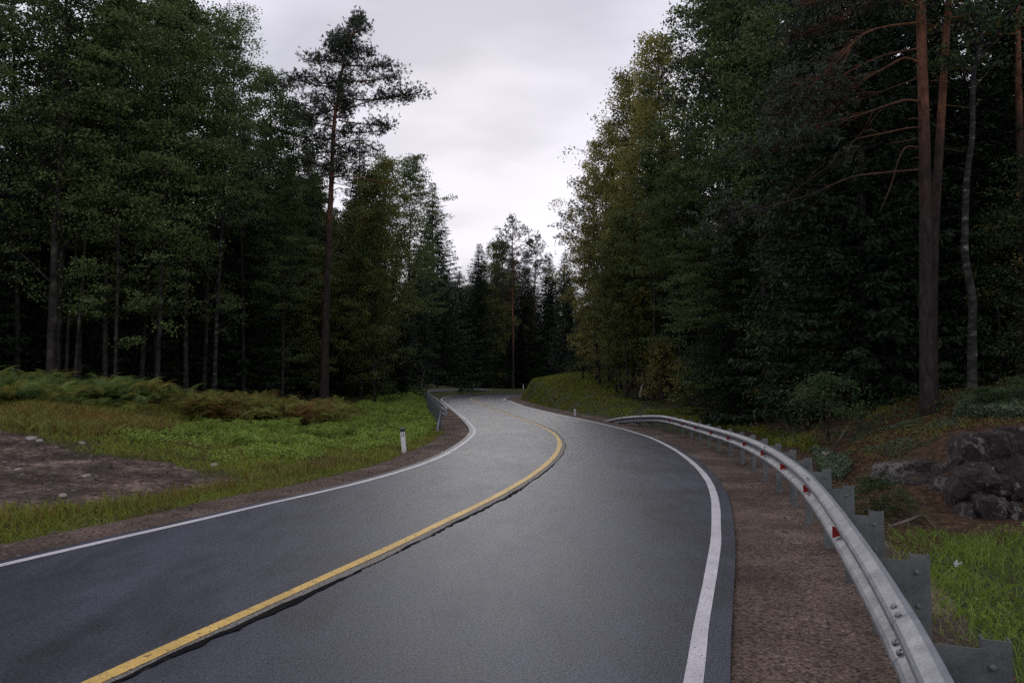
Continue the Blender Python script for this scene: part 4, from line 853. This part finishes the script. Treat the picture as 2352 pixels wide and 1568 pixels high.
# fill the wood behind the front row
def fill():
    rs = np.random.RandomState(21); n = 0; pts = list(NPLACED)
    zones = [  # name, test, count
      ('left', lambda x, y: x < -9 and y < 84, 105, (-62, -9), (16, 84), 'wood behind the left ferns'),
      ('far', lambda x, y: y > 84 and x < 32, 90, (-50, 32), (84, 170), 'wood beyond the far bend'),
      ('right', lambda x, y: x > 7, 95, (7, 60), (9, 88), 'wood right of the road')]
    desc = dict(aspen='one of many shaded aspens in the ', slim_aspen='one of many thin aspen poles in the ', spruce='one of many dark spruces in the ', pine='one of many shaded pines in the ', birch='one of many shaded birches in the ')
    for nm, test, cnt, xr, yr, place in zones:
        mix = dict(left=['aspen', 'slim_aspen', 'slim_aspen', 'spruce', 'spruce', 'aspen', 'birch'], far=['spruce', 'spruce', 'pine', 'spruce', 'birch'], right=['spruce', 'aspen', 'spruce', 'slim_aspen', 'pine', 'spruce'])[nm]
        got = 0; tries = 0
        while got < cnt and tries < 9000:
            tries += 1; x = rs.uniform(*xr); y = rs.uniform(*yr)
            if not test(x, y) or abs(x/max(y, 1)) > 1.35 : continue
            fm = forest_mask([x], [y])[0]
            if fm < 1.0 or fm > (34 if nm != 'far' else 60): continue
            md = 1.9 if fm < 9 else 2.8
            if any((x-a)**2+(y-b)**2 < md*md for a, b in pts): continue
            k = mix[rs.randint(len(mix))]
            if y > 100 and y < 124 and abs(x/y*F+CX-1176) < 22: continue
            if fm > 10 and nm != 'far': k = 'spruce' if rs.rand() < .75 else k
            # keep the skyline: cap the height by the row the photograph's trees reach
            u = CX + F*x/y; row = np.interp(u, [0, 480, 560, 660, 760, 900, 960, 1000, 1040, 1100, 1180, 1290, 1330, 1370, 1420, 1560, 1620, 2352], [-200, -60, 200, 330, 480, 470, 520, 600, 650, 650, 620, 640, 720, 700, 520, 300, 60, -200])
            hmax = at(u, row, y)[2]-H(x, y); h = min(rs.uniform(16, 21), hmax)
            if h < 6: continue
            plant(k, x, y, h, desc[k]+place, wide=1.45 if nm == 'far' else 1.1, group='%s in the %s' % (desc[k].split(' many ')[1].split(' in the')[0], place)); pts.append((x, y)); got += 1
fill()

# ------------------------------------------------------------------ rock outcrop and loose stones
def chunk(mb, c, dims, seed, planes=14, sub=36, rough=.05, R=0.0):
    rs = np.random.RandomState(seed); th, ph = np.meshgrid(np.linspace(0, 2*np.pi, 2*sub, endpoint=False), np.linspace(0.02, np.pi-.02, sub))
    D = np.stack([np.sin(ph)*np.cos(th), np.sin(ph)*np.sin(th), np.cos(ph)], -1).reshape(-1, 3)
    Nn = unit(np.vstack([rs.normal(size=(planes, 3)), np.eye(3), -np.eye(3)])); dd = np.concatenate([rs.uniform(.72, 1.0, planes), np.full(6, .92)])
    r = np.min(np.where(D@Nn.T > .05, dd/np.maximum(D@Nn.T, .05), 9), 1)
    nz = vnoise(D[:, 0]*3+seed, D[:, 1]*3+D[:, 2]*2, .5, seed)+.5*vnoise(D[:, 0]*7, D[:, 2]*7+D[:, 1]*4, .5, seed+1)
    V = D*(r*(1+rough*nz*2.5))[:, None]*np.array(dims); ca, sa = math.cos(R), math.sin(R); V = V@np.array([[ca, sa, 0], [-sa, ca, 0], [0, 0, 1]])+c
    w = 2*sub; i = np.arange(sub-1)[:, None]*w; j = np.arange(w)[None, :]; k = (j+1) % w
    mb.add(V, np.stack([i+j, i+w+j, i+w+k, i+k], -1).reshape(-1, 4)); mb.add(V[:w], [list(range(w))]); mb.add(V[-w:], [list(range(w))[::-1]])
mb = MB()
rk = np.random.RandomState(12); LST = [(2300,1080,10.7,(.6,.6,.62),1),(2430,1090,10.3,(.7,.7,.8),2)]
for u in range(2205, 2560, 34):
    for v in (1035, 1110, 1185):
        if rk.rand() < .9: LST.append((u+rk.uniform(-14, 14), v+rk.uniform(-12, 16)+(14 if u < 2225 else 0), 10.0-.36*(v-1035)/75+rk.uniform(-.12, .12), (rk.uniform(.13, .22), rk.uniform(.28, .4), rk.uniform(.22, .36)), int(rk.randint(99))))
for (u, v, Y, d, sd_) in LST:
    chunk(mb, at(u, v, Y), d, sd_, planes=16, sub=22, rough=.05, R=rk.uniform(-.5, .5))
o = mb.build('rock_outcrop', M['rock'], shade=False); tag(o, 'large cracked dark rock outcrop with pale lichen in the right bank', 'rock outcrop')
mb = MB()
for (u, v, Y, d, sd_) in [(2105,1105,11.2,(.30,.5,.42),11),(2052,1105,11.5,(.26,.4,.34),12),(2155,1110,11.0,(.26,.4,.42),13),(2080,1140,10.9,(.28,.35,.30),14),(2128,1135,10.7,(.26,.35,.34),15),(2170,1140,10.4,(.22,.3,.34),16),(2020,1120,11.4,(.2,.35,.26),17)]:
    chunk(mb, at(u, v, Y), d, sd_, planes=16, sub=22, rough=.05, R=sd_*.7)
o = mb.build('rock_ledge', M['rock']); tag(o, 'smaller low rock ledge left of the big lichened outcrop', 'rock ledge')
def stone(name, u, v, r, label, seed, grp=None, mat='stone'):
    p = hit(u, v); b = MB(); chunk(b, np.zeros(3), (r, r*.8, r*.6), seed, 9, 10, .03, seed); o = b.build(name, M[mat], shade=True, loc=p); tag(o, label, 'stone', grp)
stone('stone', 74, 1009, .13, 'largest pale stone at the top of the bare slope on the left', 1); stone('stone', 92, 1013, .09, 'smaller stone touching the largest pale one', 2)
stone('stone', 190, 1019, .09, 'round pale stone on the grass edge right of the stone pair', 3); stone('stone', 197, 1096, .10, 'lone pale stone in the middle of the bare slope', 4)
stone('stone', 43, 1079, .08, 'stone near the left frame edge on the bare slope', 5); stone('stone', 145, 1139, .07, 'stone low on the bare slope', 6); stone('stone', 493, 1070, .10, 'dark reddish stone lying in the pale tip of the bare patch', 7)
stone('stone', 1905, 1052, .22, 'pale boulder at the foot of the mound behind the guardrail', 8)

# small stones, clods on the gravel, scattered flecks
def specks():
    rs = np.random.RandomState(6); b = MB(); C_ = []
    for P, sgn, w, n in ((ledge, -1, LW_, 3600), (redge, 1, RW_, 5200)):
        k = np.nonzero((P[:, 1] > 1) & (P[:, 1] < 32))[0]; i = rs.choice(k, n); nn = normals2(P)
        q = P[i]+nn[i]*(sgn*w*rs.beta(1.5, 1.1, n))[:, None]+rs.normal(size=(n, 2))*.2; C_.append(q)
    q = rs.uniform([-22, 6], [-2, 20], (16000, 2)); q = q[in_poly(q[:, 0], q[:, 1], BARE)]; C_.append(q)
    q = np.vstack(C_); d, _ = road_dist(q[:, 0], q[:, 1]); q = q[d > 0.02]; d = d[d > .02]
    z = np.where(d < 1.0, -0.03, 0)+np.where(d < 1.0, 0, height(q[:, 0], q[:, 1]))
    z = np.maximum(z, height(q[:, 0], q[:, 1])); n = len(q); inb = inset(BARE, q[:, 0], q[:, 1], .2) > .6; r = .007+.022*rs.rand(n)**3+(rs.rand(n) < .02)*(.03*rs.rand(n))+inb*(rs.rand(n) < .07)*(.02+.05*rs.rand(n))
    base = np.array([[1,0,0],[-.4,.9,0],[-.6,-.8,0],[.1,0,.8]]); 
    V = (base[None]*r[:, None, None]*rs.uniform(.6, 1.4, (n, 4, 3)))+np.column_stack([q, z])[:, None]
    i = np.arange(n)[:, None, None]*4; f = np.array([[0,1,3],[1,2,3],[2,0,3]])[None]
    b.add(V.reshape(-1, 3), (i+f).reshape(-1, 3)); o = b.build('loose_gravel', M['pebble']); tag(o, 'loose stones strewn over the shoulders and the bare slope', 'gravel', kind='stuff')
specks()

# ------------------------------------------------------------------ grass, herbs, ferns
def sample(poly, n, rs):
    lo, hi = poly.min(0), poly.max(0); out = []
    got = 0
    while got < n:
        q = rs.uniform(lo, hi, (n, 2)); q = q[in_poly(q[:, 0], q[:, 1], poly)]; out.append(q); got += len(q)
    return np.vstack(out)[:n]
def on_ground(q): return np.column_stack([q, height(q[:, 0], q[:, 1])])
def filt(q, lo=0.0, forest=1.5):
    d, s = road_dist(q[:, 0], q[:, 1]); w = np.where(s < 0, LW_, RW_)
    k = (d > w*0.92+lo+.25*vnoise(q[:, 0], q[:, 1], .6, 31)) & (forest_mask(q[:, 0], q[:, 1]) < forest); return q[k]
LEFTALL = np.array([(-34,3),(-5.5,5),(-1,12),(-1.4,22),(-3.5,26),(-10,72),(-14,72),(-11,42),(-13,30),(-20,26),(-34,18)], float)
def verge():
    rs = np.random.RandomState(3)
    # left verge grass
    nb = 230000; r = 5.5+ (42-5.5)*rs.rand(nb)**1.5; a = rs.uniform(-1.05, -.02, nb); q = np.column_stack([np.tan(a)*r*.95, r])
    q = q[in_poly(q[:, 0], q[:, 1], LEFTALL)]; q = filt(q, 0, .8); m = inset(BARE, q[:, 0], q[:, 1], 1.0); q = q[(m+vnoise(q[:, 0], q[:, 1], .7, 8)*.9+rs.rand(len(q))*.3) < .48]
    P = on_ground(q); D = np.hypot(q[:, 0], q[:, 1]); patch = vnoise(q[:, 0], q[:, 1], 1.3, 5)+.5
    b = MB(); blades(b, P, (.05+.11*rs.rand(len(P))*(.4+patch))*(.85+.015*D), .005+.0006*D, rs, .25+.45*patch+.3*rs.rand(len(P)))
    tag(b.build('grass', M['grass']), 'yellow-green verge grass between the left shoulder and the wood', 'grass', kind='stuff')
    # tall rusty bents
    b = MB(); q = sample(wpoly([(0,950),(330,975),(420,1000),(200,1010),(0,985)]), 9000, rs); P = on_ground(q); blades(b, P, .2+.22*rs.rand(len(P)), .012, rs, lean=.25)
    q = sample(wpoly([(-60,1205),(200,1180),(500,1120),(800,1065),(860,1052),(700,1095),(400,1165),(-60,1245)]), 900, rs); P = on_ground(filt(q)); blades(b, P, .18+.16*rs.rand(len(P)), .007, rs, lean=.12)
    q = sample(LEFTALL, 26000, rs); q = filt(q, -.1, .8); m = inset(BARE, q[:, 0], q[:, 1], 1.0); q = q[m < .6]; P = on_ground(q); blades(b, P, .06+.16*rs.rand(len(P))**2, .006+.0004*P[:, 1], rs, lean=.5)
    tag(b.build('tall_dry_grass', M['fernbrown']), 'rusty dry grass stalks in the left verge', 'dry grass', kind='stuff')
    # lush broad leaves
    b = MB(); out = []
    for pl, n in (([(230,1005),(420,985),(640,965),(800,970),(990,955),(1005,985),(940,1030),(800,1050),(640,1075),(520,1070),(330,1035)], 60000), ([(850,905),(975,893),(985,950),(1000,985),(900,985),(800,960),(830,930)], 26000)):
        q = sample(wpoly(pl), n, rs); q = filt(q, .1); out.append(q)
    q = np.vstack(out); cl = vnoise(q[:, 0], q[:, 1], .7, 15)+.5; cl = cl+.5*vnoise(q[:, 0], q[:, 1], .3, 16); q = q[rs.rand(len(q)) < np.clip(cl*2.0-.55, 0.04, 1)]; cl = np.clip(vnoise(q[:, 0], q[:, 1], .7, 15)+.5+.6*vnoise(q[:, 0], q[:, 1], .3, 16), 0, 1)
    P = on_ground(q); P[:, 2] += (.03+.22*rs.rand(len(P)))*(.3+cl); D = P[:, 1]; leaf_quads(b, P, (.034+.0016*D)*rs.uniform(.7, 1.5, len(P)), .6, 1.3, .2+.5*cl+.3*rs.rand(len(P)), rs)
    tag(b.build('lush_herbs', M['lush']), 'bright green broad-leaved herbs spreading in the left verge and dip', 'herbs', kind='stuff')
    # right side beyond the rail
    b = MB(); nb = 70000; pl = np.vstack([[(1.2, 0.0),(3.0, 5.0),(3.9, 7.4)], wpoly([(2025,1225),(2100,1228),(2200,1236),(2300,1228),(2380,1228)]), [(14, 6), (14, 2), (8, -1)]])
    q = sample(pl, nb, rs); q = filt(q, -.25); pa = vnoise(q[:, 0], q[:, 1], .8, 25)+.5; q = q[rs.rand(len(q)) < .15+pa]; pa = vnoise(q[:, 0], q[:, 1], .8, 25)+.5
    P = on_ground(q); blades(b, P, .05+.16*rs.rand(len(P))*(.4+pa), .007, rs, .05+.45*pa+.3*rs.rand(len(P)))
    tag(b.build('ditch_grass', M['lush']), 'fresh green grass in the ditch behind the near guardrail posts', 'grass', kind='stuff'); b = MB()
    # the mounds
    for poly_, n, h in ((np.array([(-1,48),(-.6,78),(3,92),(10,92),(12,60),(6,46)], float), 24000, .2), (wpoly([(1190,925),(1240,873),(1275,861),(1370,863),(1400,885),(1480,930),(1440,960),(1320,948)]), 30000, .16), (wpoly([(1930,1060),(1990,960),(2060,905),(2352,893),(2500,893),(2352,975),(2190,985),(2100,1050),(1990,1060)]), 5500, .06),
                        (wpoly([(1480,950),(1700,985),(1850,1040),(1900,1060),(1850,1000),(1600,940)]), 9000, .15)):
        q = sample(poly_, n, rs); q = filt(q, .0, 3); pa = vnoise(q[:, 0], q[:, 1], 1.0, 35)+.5; q = q[rs.rand(len(q)) < .2+pa*.9]; pa = vnoise(q[:, 0], q[:, 1], 1.0, 35)+.5
        P = on_ground(q); blades(b, P, (h*.5+h*rs.rand(len(P)))*(.5+pa), .006+.0009*P[:, 1], rs, .1+.5*pa+.3*rs.rand(len(P)))
    tag(b.build('grass', M['grass']), 'short olive grass on the mounds right of the road', 'grass', kind='stuff')
    b = MB(); q = sample(pl, 26000, rs); q = filt(q, .25); cl = vnoise(q[:, 0], q[:, 1], .9, 45)+.5; k = rs.rand(len(q)) < np.clip(cl*1.6-.35, 0, 1); q = q[k]; cl = cl[k]
    P = on_ground(q); P[:, 2] += .02+.13*rs.rand(len(P))*(.3+cl); leaf_quads(b, P, .035*rs.uniform(.6, 1.6, len(P)), .7, 1.2, .1+.5*cl+.35*rs.rand(len(P)), rs)
    tag(b.build('ditch_herbs', M['lush']), 'green clover-like herbs in the ditch behind the right guardrail', 'herbs', kind='stuff')
    b = MB(); q = sample(wpoly([(1900,1090),(1940,1030),(1990,960),(2060,905),(2352,893),(2500,893),(2352,985),(2190,985),(2100,1050),(1990,1080)]), 30000, rs); cl = vnoise(q[:, 0], q[:, 1], .55, 81)+.5*vnoise(q[:, 0], q[:, 1], .2, 82); k = cl > .08; q = q[k]; cl = cl[k]
    P = on_ground(q); P[:, 2] += .01+.09*rs.rand(len(P))*cl*2; leaf_quads(b, P, .034*rs.uniform(.6, 1.5, len(P)), .6, 1.0, .05+.5*cl+.25*rs.rand(len(P)), rs)
    q = sample(wpoly([(2190,960),(2230,925),(2352,905),(2520,905),(2520,960),(2330,965)]), 15000, rs); P = on_ground(q); P[:, 2] += .02+.2*rs.rand(len(P)); leaf_quads(b, P, .055*rs.uniform(.6, 1.4, len(P)), .6, 1.0, None, rs)
    q = sample(wpoly([(1860,1040),(1900,1045),(1960,1075),(1930,1110),(1880,1085)]), 3000, rs); P = on_ground(q); P[:, 2] += .02+.15*rs.rand(len(P)); leaf_quads(b, P, .06*rs.uniform(.6, 1.4, len(P)), .6, 1.0, None, rs)
    tag(b.build('low_groundcover', M['moss']), 'green mossy ground cover in patches on the bank and rock outcrop at the right', 'ground cover', kind='stuff')
    # fallen leaves on the bank, the ditch edge, the bare slope and the shoulders
    b = MB(); qs = [sample(wpoly([(1890,1110),(1930,1040),(2000,960),(2100,905),(2352,900),(2352,985),(2180,990),(2060,1055),(2010,1150),(2060,1230),(2352,1235),(2352,1260),(2000,1260)]), 6500, rs)]
    qs.append(sample(pl, 2500, rs)); qs.append(sample(BARE, 700, rs)); qs.append(sample(LEFTALL, 3000, rs))
    P = on_ground(np.vstack(qs)); P[:, 2] += .012+.03*rs.rand(len(P)); d, _ = road_dist(P[:, 0], P[:, 1]); P = P[d > .05]
    leaf_quads(b, P, (.022+.0016*P[:, 1])*rs.uniform(.6, 1.6, len(P)), .6, 3., None, rs)
    nR = normals2(redge); k = rs.choice(np.nonzero((redge[:, 1] > 1) & (redge[:, 1] < 25))[0], 260); q2 = redge[k]+nR[k]*(RW_*rs.rand(260)**.6)[:, None]+rs.normal(size=(260, 2))*.15
    d, _ = road_dist(q2[:, 0], q2[:, 1]); q2 = q2[d > .05]; P = np.column_stack([q2, np.full(len(q2), -.018)]); leaf_quads(b, P, .03*rs.uniform(.5, 1.5, len(P)), .4, 5., None, rs)
    tag(b.build('fallen_leaves', M['litter']), 'brown fallen leaves scattered over the bank, ditch and shoulders', 'leaf litter', kind='stuff')
    # leaf litter / undergrowth on the forest edge
    b = MB(); n = 70000; xy = rs.uniform([-30, 12], [22, 78], (n, 2)); fm = forest_mask(xy[:, 0], xy[:, 1]); xy = xy[(fm > -1.5) & (fm < 6)]; cl = vnoise(xy[:, 0], xy[:, 1], 1.2, 65)+.5; xy = xy[rs.rand(len(xy)) < cl]
    P = on_ground(xy); P[:, 2] += .02+.3*rs.rand(len(P)); leaf_quads(b, P, (.05+.002*P[:, 1])*rs.uniform(.6, 1.5, len(P)), .6, 1., None, rs)
    tag(b.build('undergrowth', M['bush']), 'dark low undergrowth along the edge of the wood', 'undergrowth', kind='stuff')
verge()

def frond_geo(rs, Lf=.8, pairs=13):
    """one bracken frond: arching rachis with tapering pinnae on both sides, along +X"""
    V, Fc = [], []; n = 0
    for k in range(pairs):
        t = .18+.80*k/pairs; x = Lf*t; z = Lf*(.75*t-.72*t*t); pl = Lf*.34*(1-t)**.7*(.6+.4*min(1, t*4)); wd = Lf*.036*(1.15-t)
        for sd_ in (-1, 1):
            bx = x; tip = np.array([bx+pl*.25, sd_*pl, z-pl*.30]); o = np.array([bx, 0, z]); m1 = o*.5+tip*.5+[0, 0, pl*.06]
            vv = [o+[-wd*.4, 0, 0], o+[wd*.6, 0, 0], m1+[wd*.5, 0, 0], tip, m1+[-wd*.5, 0, 0]]
            V += vv; Fc.append([n, n+1, n+2, n+3, n+4]); n += 5
    return np.array(V), np.array(Fc)
def ferns(name, label, poly, n, mat, size, seed, dens=7):
    rs = np.random.RandomState(seed); G = [frond_geo(rs, 1.0, 16) for _ in range(1)][0]; b = MB(); q = sample(poly, int(n*1.5), rs); q = q[vnoise(q[:, 0], q[:, 1], 1.3, seed+50)+.5*vnoise(q[:, 0], q[:, 1], .6, seed+51) > -.12][:n]; P = on_ground(q); Vall, tones = [], []
    for p in P:
        s = size*rs.uniform(.55, 1.3); tn = rs.rand(); hz = s*rs.uniform(.25, .75)
        for k in range(dens):
            az = rs.rand()*6.283; el = rs.uniform(-.15, .55); sc = s*rs.uniform(.7, 1.1); roll = rs.normal()*.3
            ce, se = math.cos(el), math.sin(el); cr, sr = math.cos(roll), math.sin(roll); ca, sa = math.cos(az), math.sin(az)
            V = G[0]*sc; V = V@np.array([[1, 0, 0], [0, cr, sr], [0, -sr, cr]]); V = V@np.array([[ce, 0, se], [0, 1, 0], [-se, 0, ce]]); V = V@np.array([[ca, sa, 0], [-sa, ca, 0], [0, 0, 1]])
            Vall.append(V+p+[0, 0, hz]); tones.append(np.full(len(G[1]), tn*.5+rs.rand()*.5))
    m_ = len(Vall); nv = len(G[0]); Fa = (G[1][None]+np.arange(m_)[:, None, None]*nv).reshape(-1, 5)
    b.add(np.vstack(Vall), Fa, np.concatenate(tones)); tag(b.build(name, M[mat]), label, 'ferns', kind='stuff')
ferns('bracken', 'green bracken ferns crowning the bank on the left', wpoly([(-300,925),(0,905),(60,900),(300,925),(420,938),(440,960),(330,965),(200,945),(40,935),(-300,960)]), 520, 'fern', .78, 1)
ferns('dry_bracken', 'rust-brown bracken ferns in front of the lone pine', wpoly([(430,945),(600,942),(800,955),(795,985),(700,985),(540,982),(440,968)]), 620, 'fernbrown', .70, 2)
ferns('verge_fern_plants', 'small leafy fern-like plants among the bright verge herbs', wpoly([(420,985),(640,985),(800,985),(960,960),(985,985),(900,1010),(780,1030),(640,1055),(520,1050)]), 130, 'lush', .36, 3)

# flowers, twigs and loose branches
def stick(name, pts, r, label, cat='branch', mat='dead', grp=None):
    b = MB(); P = catmull(np.array(pts), 4); b0 = P[0].copy(); tube(b, P-b0, np.linspace(r, r*.45, len(P)), 6); o = b.build(name, M[mat], shade=True, loc=b0); tag(o, label, cat, grp)
def on(u, v, dz=0.02): p = hit(u, v).copy(); p[2] += dz; return p
stick('broken_trunk', [at(1470,907,37)+[0, 0, -.1], at(1473,893,37), at(1477,882,37)], .08, 'short pale broken trunk leaning in the shade above the guardrail start', 'dead trunk')
stick('dead_pole', [at(967,888,60)+[0, 0, -.3], at(971,868,60), at(977,848,60)], .05, 'thin pale dead pole leaning at the wood edge behind the far guardrail', 'dead trunk')
stick('fallen_branch', [on(2040,1214), on(2090,1212, .1), on(2120,1205, .12), on(2150,1218)], .02, 'curved fallen branch on the ground below the rock ledge', mat='dead_dark')
stick('fallen_branch', [on(1905,1060), at(1930,1030,13.4)+[0, 0, .2], at(1950,1005,14)+[0, 0, .25]], .015, 'thin dry branch leaning on the left slope of the mound', mat='dead_dark')
stick('twig', [ground(1818,1246, 0), ground(1843,1247, 0.01)], .007, 'pale twig lying on the right gravel shoulder', 'twig')
b = MB()
for u, v in ((1985+215,1321),(2205,1323),(2198,1325)):
    p = on(u, v, .12); leaf_quads(b, p+rng.normal(size=(9, 3))*.010, .020, .8, 1.0, None, rng)
c0 = np.mean(np.concatenate(b.v), 0); b.v = [x-c0 for x in b.v]
tag(b.build('white_flower', M['flower'], loc=c0), 'ragged white flower head in the ditch grass behind the guardrail', 'flower')
